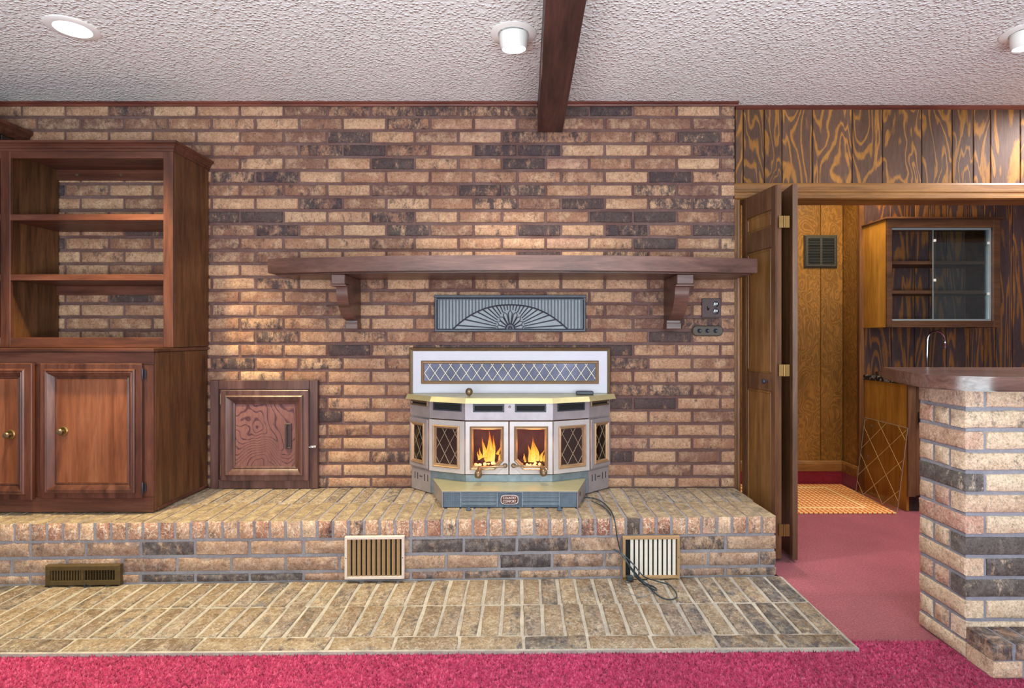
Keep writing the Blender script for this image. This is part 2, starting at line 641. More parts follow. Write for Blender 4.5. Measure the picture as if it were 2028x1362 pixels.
M['carpet'] = carpet_mat('plush_carpet', srgb(112, 14, 50), srgb(170, 44, 88), srgb(198, 80, 120), 85, 0.8)
M['pile'] = carpet_mat('carpet_tufts', srgb(104, 12, 46), srgb(170, 44, 88), srgb(206, 90, 128), 60, 0.3, True)
M['carpet_old'] = carpet_mat('faded_carpet', srgb(122, 54, 62), srgb(158, 80, 88), srgb(178, 104, 110), 120, 0.5)
M['carpet_dark'] = carpet_mat('cove_carpet', srgb(110, 22, 34), srgb(136, 34, 46), srgb(150, 46, 58), 120, 0.5)

t = NT('woven_rug')
v = t.coord()
sx = t.n('ShaderNodeSeparateXYZ')
t.l(v, sx.inputs[0])
fx = t.math('PINGPONG', t.math('MULTIPLY', sx.outputs[0], 1.0), 0.016)
fy = t.math('PINGPONG', t.math('MULTIPLY', sx.outputs[1], 1.0), 0.022)
dots = t.math('MULTIPLY', t.math('GREATER_THAN', fx, 0.0052), t.math('GREATER_THAN', fy, 0.0055))
c = t.mix(dots, srgb(206, 92, 34), srgb(240, 204, 140))
n2 = t.noise(v, 120, 3, 0.7)
c = t.mix(1.0, c, t.ramp(n2, [(0.3, 0.8), (0.7, 1.1)]), 'MULTIPLY')
t.base(c, 0.95, 0, 0.1)
t.bump(t.math('ADD', dots, n2), 0.4, 0.004)
M['rug'] = t.m
M['rug_line'] = plain('rug_border', srgb(244, 214, 150), 0.95, 0, 0.2, 90)

M['pewter'] = plain('pewter_metal', srgb(168, 160, 164), 0.42, 0.45, 0.15, 14)
M['pewter_light'] = plain('stove_door_enamel', srgb(196, 190, 188), 0.35, 0.25, 0.06, 20)
M['enamel'] = plain('pale_enamel', srgb(196, 193, 204), 0.4, 0.0, 0.05, 6)
M['brass_top'] = plain('brass_plate', srgb(206, 196, 150), 0.32, 0.5, 0.08, 18)
M['gold'] = plain('antique_gold', srgb(180, 148, 116), 0.34, 0.6, 0.12, 30)
M['gold_dk'] = plain('aged_bronze', srgb(126, 104, 80), 0.35, 0.6, 0.15, 30)
M['came'] = plain('brass_came', srgb(196, 180, 150), 0.35, 0.6, 0.05, 30)
M['steel'] = plain('dusty_steel', srgb(128, 142, 152), 0.45, 0.5, 0.25, 26)
M['dusty'] = plain('sooty_grille', srgb(92, 106, 122), 0.6, 0.3, 0.35, 40)
M['slotshade'] = plain('slot_shade', srgb(18, 20, 22), 0.8)  # near-black painted in for the shade inside slots and ducts
M['iron'] = plain('cast_iron', srgb(56, 58, 68), 0.42, 0.3, 0.2, 40, 0.1)
M['grille_back'] = plain('grille_backing', srgb(150, 156, 162), 0.6, 0.0, 0.15, 12)
M['bronze_reg'] = plain('brown_register', srgb(96, 78, 48), 0.45, 0.35, 0.25, 40)
M['olive'] = plain('olive_register', srgb(54, 51, 42), 0.6, 0.1, 0.2, 40)
M['pink_frame'] = plain('beige_register', srgb(222, 204, 190), 0.5, 0.0, 0.08, 30)
M['slat_gold'] = plain('tan_slat', srgb(176, 142, 100), 0.5, 0.1, 0.12, 40)
M['slat_ivory'] = plain('ivory_slat', srgb(236, 228, 212), 0.5, 0.0, 0.06, 40)
M['plate'] = plain('brown_plate', srgb(72, 54, 54), 0.6, 0.0, 0.1, 40)
M['dim_plate'] = plain('grey_brown_plate', srgb(78, 68, 60), 0.6, 0.0, 0.12, 40)
M['black'] = plain('black_plastic', srgb(30, 30, 34), 0.35, 0, 0.1, 40)
M['cord'] = plain('cord_rubber', srgb(44, 58, 64), 0.4, 0, 0.15, 60)
M['chrome'] = plain('chrome', srgb(225, 228, 232), 0.08, 1.0, 0.02, 20)
M['brass'] = plain('brass_hardware', srgb(140, 108, 62), 0.35, 0.7, 0.1, 40)
M['white'] = plain('white_trim', srgb(236, 234, 230), 0.4, 0, 0.03, 20)
M['clip'] = plain('white_clip', srgb(240, 240, 236), 0.4)
M['track'] = plain('silver_track', srgb(196, 204, 206), 0.3, 0.6, 0.05)
M['firebrick'] = plain('fire_liner', srgb(92, 64, 58), 0.85, 0, 0.35, 18, 0.4)
M['log'] = plain('charred_log', srgb(70, 46, 36), 0.9, 0, 0.6, 40, 0.8)
M['badge'] = plain('badge_brown', srgb(76, 44, 42), 0.4)
M['badge_txt'] = plain('badge_cream', srgb(232, 206, 196), 0.5)
M['plaster'] = plain('plain_plaster', srgb(205, 196, 186), 0.9)
M['dark_glass'] = glass_mat('smoky_glass', (0.14, 0.14, 0.18), 0.10, 0.08)
M['smoke_mid'] = glass_mat('smoked_glass', (0.30, 0.28, 0.31), 0.12, 0.3)
M['clear'] = glass_mat('clear_glass', (0.97, 0.97, 0.96), 0.035)
M['blue_glass'] = glass_mat('cabinet_glass', (0.92, 0.96, 0.97), 0.06, 0.05)
M['acrylic'] = glass_mat('acrylic_sheet', (0.90, 0.87, 0.80), 0.05, 0.08)
M['acrylic_line'] = plain('acrylic_groove', srgb(206, 184, 120), 0.3, 0, 0.1)
M['lamp_on'] = emit_mat('lamp_lens', (1.0, 0.97, 0.92), 9.0)
M['bulb_on'] = emit_mat('bulb_face', (1.0, 0.97, 0.92), 4.0)
M['ember'] = emit_mat('ember', (1.0, 0.28, 0.05), 2.2)

t = NT('flame')
t.t.nodes.remove(t.b)
v = t.coord()
sx = t.n('ShaderNodeSeparateXYZ')
t.l(v, sx.inputs[0])
n1 = t.noise(t.coord((1, 1, 0.35)), 60, 3, 0.6, 0.8)
hz = t.math('ADD', t.math('MULTIPLY', sx.outputs[2], 6.5), t.math('ADD', n1, 0.08))
c = t.ramp(hz, [(0.05, (1.0, 0.66, 0.18)), (0.45, (1.0, 0.55, 0.07)), (0.75, (1.0, 0.27, 0.015)), (1.0, (0.8, 0.12, 0.0))])
em = t.n('ShaderNodeEmission')
t.l(c, em.inputs[0])
em.inputs[1].default_value = 1.6
tr = t.n('ShaderNodeBsdfTransparent')
mx = t.n('ShaderNodeMixShader')
t.l(t.ramp(hz, [(0.3, 0.95), (0.95, 0.35)]), mx.inputs[0])
t.l(tr.outputs[0], mx.inputs[1])
t.l(em.outputs[0], mx.inputs[2])
t.l(mx.outputs[0], t.out.inputs[0])
M['flame'] = t.m

# ------------------------------------------------------------------ bricks
_cache = {}


def brick_data(wd, hg, dp, mat, var):
    """Rough box: front face towards -y, centre of the front face at the origin."""
    key = (round(wd, 3), round(hg, 3), round(dp, 3), mat.name, var)
    if key in _cache:
        return _cache[key]
    rr = random.Random(hash(key[:3]) + var * 77)
    nx = 4 if wd > 0.15 else (3 if wd > 0.09 else 2)
    hw, hh, bv = wd / 2, hg / 2, 0.0035
    j = 0.0028 if 'paver' in mat.name else 0.0015
    border = []
    for i in range(nx + 1):
        border.append((-1 + 2 * i / nx, -1))
    border.append((1, 0))
    for i in range(nx, -1, -1):
        border.append((-1 + 2 * i / nx, 1))
    border.append((-1, 0))
    V, Fc = [], []
    nb = len(border)
    jit = [(rr.uniform(-j, j), rr.uniform(-j, j), rr.uniform(-0.0012, 0.0012)) for _ in border]
    for (a, b), q in zip(border, jit):          # front ring, inset
        V.append((a * (hw - bv) + q[0], q[2], b * (hh - bv) + q[1]))
    for (a, b), q in zip(border, jit):          # side ring
        V.append((a * hw + q[0], bv * 1.1, b * hh + q[1]))
    for (a, b), q in zip(border, jit):
        V.append((a * hw, dp, b * hh))
    c0 = len(V)
    for i in range(1, nx):                      # spine of the front face
        V.append((-hw + wd * i / nx, rr.uniform(-0.0025, 0.0005), rr.uniform(-0.003, 0.003)))
    for k in range(nb):
        m = (k + 1) % nb
        Fc.append((k, m, nb + m, nb + k))
        Fc.append((nb + k, nb + m, 2 * nb + m, 2 * nb + k))
    sp = [nb - 1] + list(range(c0, c0 + nx - 1)) + [nx + 1]
    for i in range(nx):
        Fc.append((sp[i], sp[i + 1], i + 1, i))
        top = 2 * nx + 2 - i
        Fc.append((sp[i], top, top - 1, sp[i + 1]))
    me = bpy.data.meshes.new('brick')
    me.from_pydata(V, [], Fc)
    bm = bmesh.new()
    bm.from_mesh(me)
    bmesh.ops.recalc_face_normals(bm, faces=bm.faces[:])
    bm.to_mesh(me)
    bm.free()
    me.shade_smooth()
    me.set_sharp_from_angle(angle=math.radians(50))
    me.materials.append(mat)
    _cache[key] = me
    return me


def put_brick(parent, pos, rot, wd, hg, dp, mat, tone, dark, name='brick'):
    me = brick_data(wd, hg, dp, mat, R.randrange(5))
    o = bpy.data.objects.new(name, me)
    COL.objects.link(o)
    o.parent = parent
    o.location = Vector(pos) - WP[parent]
    o.rotation_euler = rot
    o.color = (min(max(tone, 0), 1), min(max(dark, 0), 1), R.random(), 1)
    return o


def join_bricks(name, items, parent, mat):
    """All remaining bricks of a wall in one mesh, colours in the corner attribute bcol."""
    V, Fc, Cc = [], [], []
    for pos, wd, hg, dp, tone, dark in items:
        me = brick_data(wd, hg, dp, mat, R.randrange(5))
        off = len(V)
        V += [tuple(Vector(v.co) + Vector(pos)) for v in me.vertices]
        b = R.random()
        for p in me.polygons:
            Fc.append([off + i for i in p.vertices])
            Cc += [(tone, dark, b, 1)] * len(p.vertices)
    me = bpy.data.meshes.new(name)
    me.from_pydata(V, [], Fc)
    at = me.color_attributes.new('bcol', 'FLOAT_COLOR', 'CORNER')
    at.data.foreach_set('color', np.array(Cc, dtype=np.float32).ravel())
    me.shade_smooth()
    me.set_sharp_from_angle(angle=math.radians(50))
    me.materials.append(mat)
    o = bpy.data.objects.new(name, me)
    COL.objects.link(o)
    o.parent = parent
    o.location = -WP[parent]
    WP[o] = Vector((0, 0, 0))
    o['kind'] = 'stuff'
    return o


def tone_dark(extra=0.0):
    r = R.random()
    tone = R.choice([0.1, 0.25, 0.4, 0.5, 0.6, 0.7, 0.8, 0.9]) + R.uniform(-0.08, 0.08)
    dark = R.uniform(0.12, 0.42) + (R.uniform(0.1, 0.3) if r < 0.12 else 0) + extra
    return tone, dark


# ================================================================== SETTING
CEIL = 2.473
bm = NB(); box(bm, -3.6, 4.6, -5.8, 2.2, CEIL, CEIL + 0.1)
tag(obj('ceiling', bm, M['ceiling'], kind='structure'), 'white popcorn textured ceiling above the brick fireplace wall')

floor = thing('floor', 'carpeted floor of the room and the bar alcove', None, (0, -2, 0), kind='structure')
bm = NB(); box(bm, -3.6, 4.6, -5.8, 2.2, -0.2, -0.02)
obj('subfloor', bm, M['plaster'], floor)
SEAM = 2.178 - DW
bm = NB(); prism(bm, [(-3.6, -5.8), (4.6, -5.8), (4.6, SEAM), (-3.6, SEAM)], -0.02, 0.0)
obj('plush_carpet', bm, M['carpet'], floor, label='deep magenta plush carpet in front of the hearth')
bm = NB(); prism(bm, [(1.222, SEAM), (4.6, SEAM), (4.6, 2.2), (1.222, 2.2)], -0.02, -0.003)
obj('faded_carpet', bm, M['carpet_old'], floor, label='faded dusty rose carpet beyond the seam')

# carpet pile: real tufts where the carpet is close to the eye
rng = np.random.default_rng(3)
gx = np.arange(-2.3, 2.2, 0.0085)
gy = np.arange(-1.62, SEAM + 0.004, 0.0085)
XX, YY = np.meshgrid(gx, gy)
XX = (XX + rng.uniform(-0.003, 0.003, XX.shape)).ravel()
YY = (YY + rng.uniform(-0.003, 0.003, YY.shape)).ravel()
Dl_ = 2.112 + (XX - 1.21) * 0.0117 - DW
keep = ((YY < Dl_ - 0.004) | (XX > 1.224)) & ~((XX > 1.568) & (YY > -1.33))
XX, YY = XX[keep], YY[keep]
n = len(XX)
ang = rng.uniform(0, 2 * np.pi, n)
hgt = rng.uniform(0.004, 0.012, n)
rad = rng.uniform(0.0042, 0.0064, n)
tip = np.stack([XX + rng.uniform(-0.003, 0.003, n), YY + rng.uniform(-0.003, 0.003, n), hgt], 1)
Vv = [tip]
for k in range(3):
    a = ang + k * 2 * np.pi / 3
    Vv.append(np.stack([XX + rad * np.cos(a), YY + rad * np.sin(a), np.full(n, -0.001)], 1))
Vv = np.concatenate(Vv)
i = np.arange(n)
Ff = np.concatenate([np.stack([i, i + n * (1 + k), i + n * (1 + (k + 1) % 3)], 1) for k in range(3)])
me = bpy.data.meshes.new('carpet_pile')
me.from_pydata(Vv.tolist(), [], Ff.tolist())
me.shade_smooth()
me.materials.append(M['pile'])
o = bpy.data.objects.new('carpet_pile', me)
COL.objects.link(o)
o.parent = floor
o.location = -WP[floor]
o['kind'] = 'stuff'

# brick wall ---------------------------------------------------------------
wall = thing('wall_back', 'brown and tan brick fireplace wall behind the mantel', None, (0, 0, 0), kind='structure')
bm = NB(); box(bm, -3.5, 1.180, 0.008, 0.045, 0.0, CEIL)
box(bm, -3.5, 1.176, 0.045, 0.2, 0.0, CEIL)
obj('mortar', bm, M['mortar_wall'], wall)
DARKS = [(701, 269), (725, 294), (785, 321), (453, 428), (530, 428), (815, 453), (928, 374), (981, 293), (1068, 292),
         (1040, 318), (1382, 261), (1327, 344), (1157, 397), (1214, 424), (1301, 422), (1074, 450), (1413, 449),
         (1301, 476), (1080, 498), (1144, 219), (1212, 217), (706, 694), (658, 827), (1328, 663), (1235, 797),
         (1301, 795), (1235, 901), (92, 376), (92, 483), (291, 459), (271, 589), (960, 376),
         (860, 683), (950, 683), (1040, 683), (1120, 683), (1190, 683)]
SEMI = [(560, 454), (645, 402), (789, 426), (783, 220), (869, 220), (814, 241), (560, 349), (1413, 288), (1327, 396),
        (1413, 396), (1244, 450), (1247, 499), (562, 669), (468, 723), (646, 721), (777, 907), (1251, 770), (1328, 768),
        (1400, 637), (960, 220), (1050, 219), (750, 294), (498, 349), (645, 294), (1300, 370), (1010, 372), (160, 560),
        (1000, 268)]
PITCH, BL, BH, CP = 0.247, 0.233, 0.0595, 0.0753
bricks = []
for row in range(30):
    zc = EYE + 1.283 - row * CP
    j0 = 1.104 if row % 2 == 0 else 0.944
    spans = [(j0 + 0.007, 1.184)]
    k = 0
    while True:
        b = j0 - k * PITCH - 0.007
        a = b - BL
        if b < -3.05:
            break
        spans.append((a, b))
        k += 1
    for a, b in spans:
        zlo, zhi = zc - BH / 2, zc + BH / 2
        if zhi < 0.30:
            continue
        zlo = max(zlo, 0.302)
        if zhi - zlo < 0.012:
            continue
        def inside(x0, x1, z0, z1):
            return a > x0 and b < x1 and zlo > z0 and zhi < z1
        if inside(-9, -1.80, 0, 1.09) or inside(-0.645, 0.475, 0, 1.08) or inside(-1.755, -1.165, 0, 0.90) \
           or inside(-0.505, 0.335, 1.19, 1.375):
            continue
        tone, dark = tone_dark()
        bricks.append([a, b, zlo, zhi, tone, dark, row])


def hit(lst, val, lo):
    for px_, py_ in lst:
        x, z = X_(px_, DW), Z_(py_, DW)
        best = min(bricks, key=lambda q: max(q[0] - x, x - q[1], 0) * 2 + abs((q[2] + q[3]) / 2 - z))
        best[5] = val + R.uniform(-lo, lo)


hit(SEMI, 0.66, 0.05)
hit(DARKS, 0.86, 0.06)
order = sorted(bricks, key=lambda q: (-(1 if (q[0] > -1.86 and q[3] < 2.46) else 0), -round((q[1] - q[0]) * (q[3] - q[2]), 4), -q[0]))
single, rest = order[:300], order[300:]
for a, b, z0, z1, tn, dk, row in single:
    yo = R.uniform(-0.0015, 0.0015)
    put_brick(wall, ((a + b) / 2, yo, (z0 + z1) / 2), (R.uniform(-0.006, 0.006), R.uniform(-0.004, 0.004), R.uniform(-0.004, 0.004)),
              round(b - a, 3), round(z1 - z0, 3), 0.03, M['brick'], tn, dk)
join_bricks('edge_bricks', [(((a + b) / 2, 0.0, (z0 + z1) / 2), round(b - a, 3), round(z1 - z0, 3), 0.03, tn, dk)
                            for a, b, z0, z1, tn, dk, row in rest], wall, M['brick_attr'])

# crown strip along the brick
bm = NB()
for (x0, x1) in ((-3.45, 0.069), (0.213, 1.20)):
    extrude(bm, [(-0.022, CEIL), (-0.022, CEIL - 0.008), (-0.012, CEIL - 0.014), (-0.010, CEIL - 0.022), (-0.004, CEIL - 0.024), (-0.004, CEIL)],
            lambda a, b, t: (t, a, b), x0, x1)
tag(obj('trim_1', bm, M['crown'], kind='structure'), 'thin reddish crown strip where the brick wall meets the ceiling')

# left plank partition with its cap ---------------------------------------------
wl = thing('wall_left', 'dark plank partition with moulded cap at the far left', None, (-2.9, -1.0, 0), kind='structure')
bm = NB(); box(bm, -3.0, -2.835, -3.0, -0.004, 0.001, 2.24)
obj('core', bm, M['darkwood'], wl)
y = -0.006
while y > -2.9:
    wd = R.uniform(0.07, 0.12)
    bm = NB(); box(bm, -2.834, -2.818, y - wd + 0.005, y, 0.001, 2.24, 0.003)
    obj('plank', bm, M['darkwood'], wl)
    y -= wd
bm = NB()
extrude(bm, [(-3.0, 2.305), (-2.775, 2.305), (-2.775, 2.288), (-2.79, 2.275), (-2.795, 2.262), (-2.815, 2.24), (-3.0, 2.24)],
        lambda a, b, t: (a, t, b), -3.0, -0.004)
obj('cap_moulding', bm, M['cab'], wl)
bm = NB(); box(bm, -3.6, -3.5, -5.8, 0.2, 0.0, CEIL)
tag(obj('wall_outer', bm, M['darkwood'], kind='structure'), 'dark outer side wall beyond the plank partition')

# panelled wall above the bar opening ------------------------------------------------
YP = 0.05
wr = thing('wall_right', 'dark plywood plank wall with gold grain above the bar opening', None, (2.0, YP, 2.0), kind='structure')
bm = NB(); box(bm, 1.185, 4.6, YP + 0.012, YP + 0.12, 1.95, CEIL)
obj('core', bm, M['darkwood'], wr)
gr = [1456, 1472, 1514, 1549, 1609.5, 1688, 1748, 1825.6, 1886, 1928, 1962, 2021, 2070, 2120, 2185, 2240, 2310, 2360, 2430, 2490, 2540, 2610]
for a, b in zip(gr, gr[1:]):
    bm = NB(); box(bm, X_(a, DW + YP) + 0.003, X_(b, DW + YP) - 0.003, YP, YP + 0.012, 2.0, CEIL - 0.018, 0.002)
    obj('plank', bm, M['ply'], wr)
bm = NB()
extrude(bm, [(YP - 0.016, CEIL), (YP - 0.016, CEIL - 0.007), (YP - 0.008, CEIL - 0.016), (YP, CEIL - 0.02), (YP, CEIL)],
        lambda a, b, t: (t, a, b), 1.205, 4.6)
tag(obj('trim_2', bm, M['crown'], kind='structure'), 'thin crown strip above the dark plywood planks')

# header moulding over the opening + jamb casing
bm = NB()
extrude(bm, [(YP, 2.028), (YP - 0.014, 2.028), (YP - 0.018, 2.018), (YP - 0.018, 1.992), (YP - 0.026, 1.988), (YP - 0.026, 1.976),
             (YP - 0.021, 1.972), (YP - 0.021, 1.958), (YP - 0.029, 1.954), (YP - 0.029, 1.940), (YP - 0.022, 1.934), (YP + 0.13, 1.934), (YP + 0.13, 1.945), (YP, 1.945)],
        lambda a, b, t: (t, a, b), 1.19, 4.6)
tag(obj('trim_3', bm, M['trim'], kind='structure'), 'golden brown grooved header moulding over the bar opening')
bm = NB()
extrude(bm, [(1.187, YP + 0.10), (1.187, YP - 0.02), (1.202, YP - 0.028), (1.212, YP - 0.018), (1.222, YP - 0.022), (1.232, YP - 0.01), (1.232, YP + 0.10)],
        lambda a, b, t: (a, b, t), 0.0, 1.932)
tag(obj('trim_4', bm, M['trim_z'], kind='structure'), 'upright wooden door casing beside the brick wall end')

# alcove walls ----------------------------------------------------------------
Y1, Y2, XS = 4.52 - DW, 4.30 - DW, 2.49
wa = thing('wall_alcove', 'golden plywood back wall of the bar alcove with the dark register', None, (1.9, Y1, 0), kind='structure')
bm = NB(); box(bm, 1.1, 2.6, Y1 + 0.01, Y1 + 0.1, 0.0, CEIL)
obj('core', bm, M['darkwood'], wa)
ed = [1.25, 1.55, 1.82, 2.09, 2.315, 2.49]
for a, b in zip(ed, ed[1:]):
    bm = NB(); box(bm, a + 0.002, b - 0.002, Y1, Y1 + 0.01, 0.10, CEIL - 0.002, 0.002)
    obj('plank', bm, M['ply_gold'], wa)
ws = thing('wall_return', 'short golden wood return wall ending in a brown corner post', None, (XS, 1.15, 0), kind='structure')
bm = NB(); box(bm, XS, XS + 0.03, Y2 + 0.03, Y1, 0.10, CEIL - 0.002, 0.002)
obj('plank', bm, M['ply_gold'], ws)
bm = NB(); box(bm, XS - 0.004, XS + 0.03, Y2 - 0.012, Y2 + 0.029, 0.0, CEIL - 0.002, 0.003)
obj('corner_post', bm, M['trim_z'], ws)
wb = thing('wall_bar', 'dark blue brown plywood plank wall behind the bar', None, (3.2, Y2, 0), kind='structure')
bm = NB(); box(bm, XS + 0.031, 4.6, Y2 + 0.012, Y2 + 0.1, 0.0, CEIL)
obj('core', bm, M['darkwood'], wb)
gr = [1711, 1765.5, 1812, 1840, 1875, 1921, 1949, 1972.5, 2006, 2045, 2090, 2130, 2190]
for a, b in zip(gr, gr[1:]):
    bm = NB(); box(bm, max(X_(a, 4.30), XS + 0.032) + 0.003, X_(b, 4.30) - 0.003, Y2, Y2 + 0.012, 0.0, CEIL - 0.002, 0.002)
    obj('plank', bm, M['ply_blue'], wb)
bm = NB(); box(bm, 4.5, 4.6, -5.8, 2.2, 0, CEIL)
tag(obj('wall_far_right', bm, M['darkwood'], kind='structure'), 'dark side wall far to the right of the bar')
bm = NB(); box(bm, 1.1, 1.18, 0.2, Y1 + 0.1, 0, CEIL)
tag(obj('wall_alcove_left', bm, M['darkwood'], kind='structure'), 'dark left side wall of the alcove behind the folded door')
bb = thing('baseboard_alcove', 'golden baseboard above a red carpet cove in the alcove', None, (2.0, Y1, 0), kind='structure')
bm = NB()
prof = [(0.0, 0.103), (0.016, 0.103), (0.016, 0.165), (0.012, 0.170), (0.012, 0.176), (0.004, 0.184), (0.0, 0.184)]
extrude(bm, prof, lambda a, b, t: (t, Y1 - 0.001 - a, b), 1.25, XS - 0.017)
extrude(bm, prof, lambda a, b, t: (XS - 0.005 - a, t, b), Y2 + 0.0, Y1 - 0.001)
obj('board', bm, M['trim'], bb)
bm = NB()
box(bm, 1.25, XS - 0.012, Y1 - 0.012, Y1, 0.0, 0.102)
box(bm, XS - 0.014, XS - 0.005, Y2 + 0.0, Y1, 0.0, 0.102)
obj('carpet_cove', bm, M['carpet_dark'], bb, label='dark red carpet turned up the wall')

# beam
bm = NB(); box(bm, 0.071, 0.211, -5.0, -0.006, 2.302, CEIL, 0.004)
tag(obj('beam', bm, M['beam']), 'dark brown wooden ceiling beam running into the brick wall', 'beam')

# ================================================================== HEARTHS
def Yf(x):
    return 2.735 + (x - 1.18) * 0.0291 - DW


def Yl(x):
    return 2.112 + (x - 1.21) * 0.0117 - DW


SK = math.atan(0.0291)
ZR, ZL = 0.300, 0.018
rh = thing('raised_hearth', 'raised brick hearth ledge carrying the stove and the cabinet', 'hearth', (-0.6, -0.3, 0))
XL, XR = -2.81, 1.19
bm = NB()
prism(bm, [(XL, Yf(XL) + 0.006), (XR - 0.006, Yf(XR) + 0.006), (XR - 0.006, -0.003), (XL, -0.003)], 0.0131, ZR - 0.005)
obj('mortar', bm, M['mortar_front'], rh)
P = 0.072
x = XR
k = 0
while x > XL + 0.05:
    xc = x - 0.030 - 0.001
    yf = Yf(xc)
    L = -0.006 - yf
    l1 = round(L * (0.5 if k % 2 == 0 else 0.46), 2)
    l2 = round(L - l1 - 0.012, 2)
    tone, dark = tone_dark(0.02)
    if abs(xc - X_(1249, 2.735)) < 0.034:
        dark = 0.85
    put_brick(rh, (xc, yf + R.uniform(-0.002, 0.002), ZR - 0.041 + R.uniform(-0.0015, 0.001)), (0, 0, SK + R.uniform(-0.01, 0.01)), 0.060, 0.080, l1, M['header'], R.random(), dark)
    tone, dark = tone_dark(0.08 if xc > 0.7 else 0.02)
    put_brick(rh, (xc, yf + l1 + 0.012, ZR - 0.041 + R.uniform(-0.0015, 0.001)), (0, 0, SK), 0.060, 0.080, l2, M['hearth'], tone, dark)
    x -= P
    k += 1
FD = [(331, 1079), (362, 1139), (540, 1135), (980, 1070), (1079, 1070), (1045, 1101), (980, 1130), (900, 1070), (440, 1135)]
for r, (zlo, zhi) in enumerate(((0.145, 0.206), (0.0697, 0.130), (0.021, 0.055))):
    x = XR if r % 2 == 0 else XR - 0.082
    sp = [] if r % 2 == 0 else [(XR - 0.075, XR)]
    while x > XL + 0.1:
        sp.append((max(x - 0.235, XL), x))
        x -= PITCH
    for a, b in sp:
        xc = (a + b) / 2
        tone, dark = tone_dark(0.10 if xc > -0.6 else 0.0)
        for px_, py_ in FD:
            if abs(X_(px_, 2.70) - xc) < 0.12 and zlo < Z_(py_, 2.70) < zhi:
                dark = 0.86
        put_brick(rh, (xc, Yf(xc) + R.uniform(0, 0.003), (zlo + zhi) / 2), (0, 0, SK), round(b - a, 3), round(zhi - zlo, 3), 0.05, M['front'], tone, dark)

lh = thing('lower_hearth', 'low brick hearth apron laid flush with the magenta carpet', 'hearth', (-0.6, -0.85, 0))
XR2 = 1.212
bm = NB()
prism(bm, [(XL, Yl(XL) - 0.008), (XR2 + 0.006, Yl(XR2) - 0.008), (XR2 + 0.006, Yf(XR2) - 0.001), (XR - 0.004, Yf(XR) + 0.01), (XL, Yf(XL) + 0.01)], -0.019, ZL - 0.005)
obj('mortar', bm, M['mortar_hearth'], lh)
P = 0.082
for rw in range(2):
    x = XR2 - (0.004 if rw else 0.0)
    while x > XL + 0.05:
        wd = 0.067
        xc = x - wd / 2 - R.uniform(0, 0.003)
        ya, yb = Yl(xc) + 0.098, Yf(xc) - 0.004
        L = (yb - ya) / 2 - 0.006
        y0 = ya if rw == 0 else ya + L + 0.012
        tone, dark = tone_dark(0.05 + (0.20 if xc > 0.66 else 0) + (0.12 if xc > 0.95 else 0))
        put_brick(lh, (xc, y0 + L / 2, ZL + R.uniform(-0.002, 0.001)), (-PI / 2, 0, R.uniform(-0.012, 0.012)), wd, round(L, 2), 0.03, M['hearth'], tone, dark)
        x -= P
xs = 0.234
while xs < XR2:
    xs += 0.2395
b = XR2
xs -= 0.2395
while b > XL + 0.1:
    a = xs if xs < b - 0.02 else xs - 0.2395
    xc = (a + b) / 2
    tone, dark = tone_dark(0.08 + (0.15 if xc > 0.6 else 0))
    put_brick(lh, (xc, Yl(xc) + 0.046, ZL - 0.001), (-PI / 2, 0, 0.0117), round(b - a - 0.012, 3), 0.085, 0.03, M['hearth'], tone, dark)
    b = a
    xs = a - 0.2395

# ================================================================== LEFT CABINETS
XS1 = -1.79
YB = 2.78 - DW
bc = thing('base_cabinet', 'dark wood base cabinet with panelled doors on the raised hearth', 'cabinet', (-2.3, -0.24, ZR))
XE = -2.80
bm = NB()
box(bm, XE, XS1 - 0.02, YB + 0.02, -0.03, ZR + 0.005, 1.076)
obj('carcass', bm, M['cab_side'], bc)
bm = NB(); box(bm, XS1 - 0.019, XS1, YB + 0.012, -0.006, ZR + 0.005, 1.076, 0.002)
obj('side_panel', bm, M['cab_side'], bc)
bm = NB(); box(bm, XS1 - 0.006, XS1 + 0.006, YB + 0.03, -0.006, ZR + 0.005, ZR + 0.02, 0.003)
obj('shoe_moulding', bm, M['cab'], bc)
for z0, z1 in ((1.015, 1.076), (ZR + 0.005, 0.378)):
    bm = NB(); box(bm, XE, XS1 - 0.001, YB, YB + 0.019, z0, z1, 0.0015)
    obj('rail', bm, M['cab_x'], bc)
for x0, x1 in ((XS1 - 0.048, XS1 - 0.001), (-2.40, -2.30)):
    bm = NB(); box(bm, x0, x1, YB, YB + 0.019, 0.379, 1.014, 0.0015)
    obj('stile', bm, M['cab'], bc)
bm = NB()
for o_, z in ((0.0, 0), ):
    prism(bm, [(XE, YB - 0.016), (XS1 + 0.012, YB - 0.016), (XS1 + 0.012, -0.006), (XE, -0.006)], 1.077, 1.094, 0.005, 2)
obj('ledge', bm, M['cab_x'], bc)
DOORP = [(0.0, 0.0), (0.0, 0.016), (0.003, 0.019), (0.026, 0.019), (0.028, 0.027), (0.034, 0.031), (0.040, 0.029), (0.043, 0.031), (0.047, 0.029),
         (0.066, 0.010), (0.072, 0.012), (0.075, 0.008)]


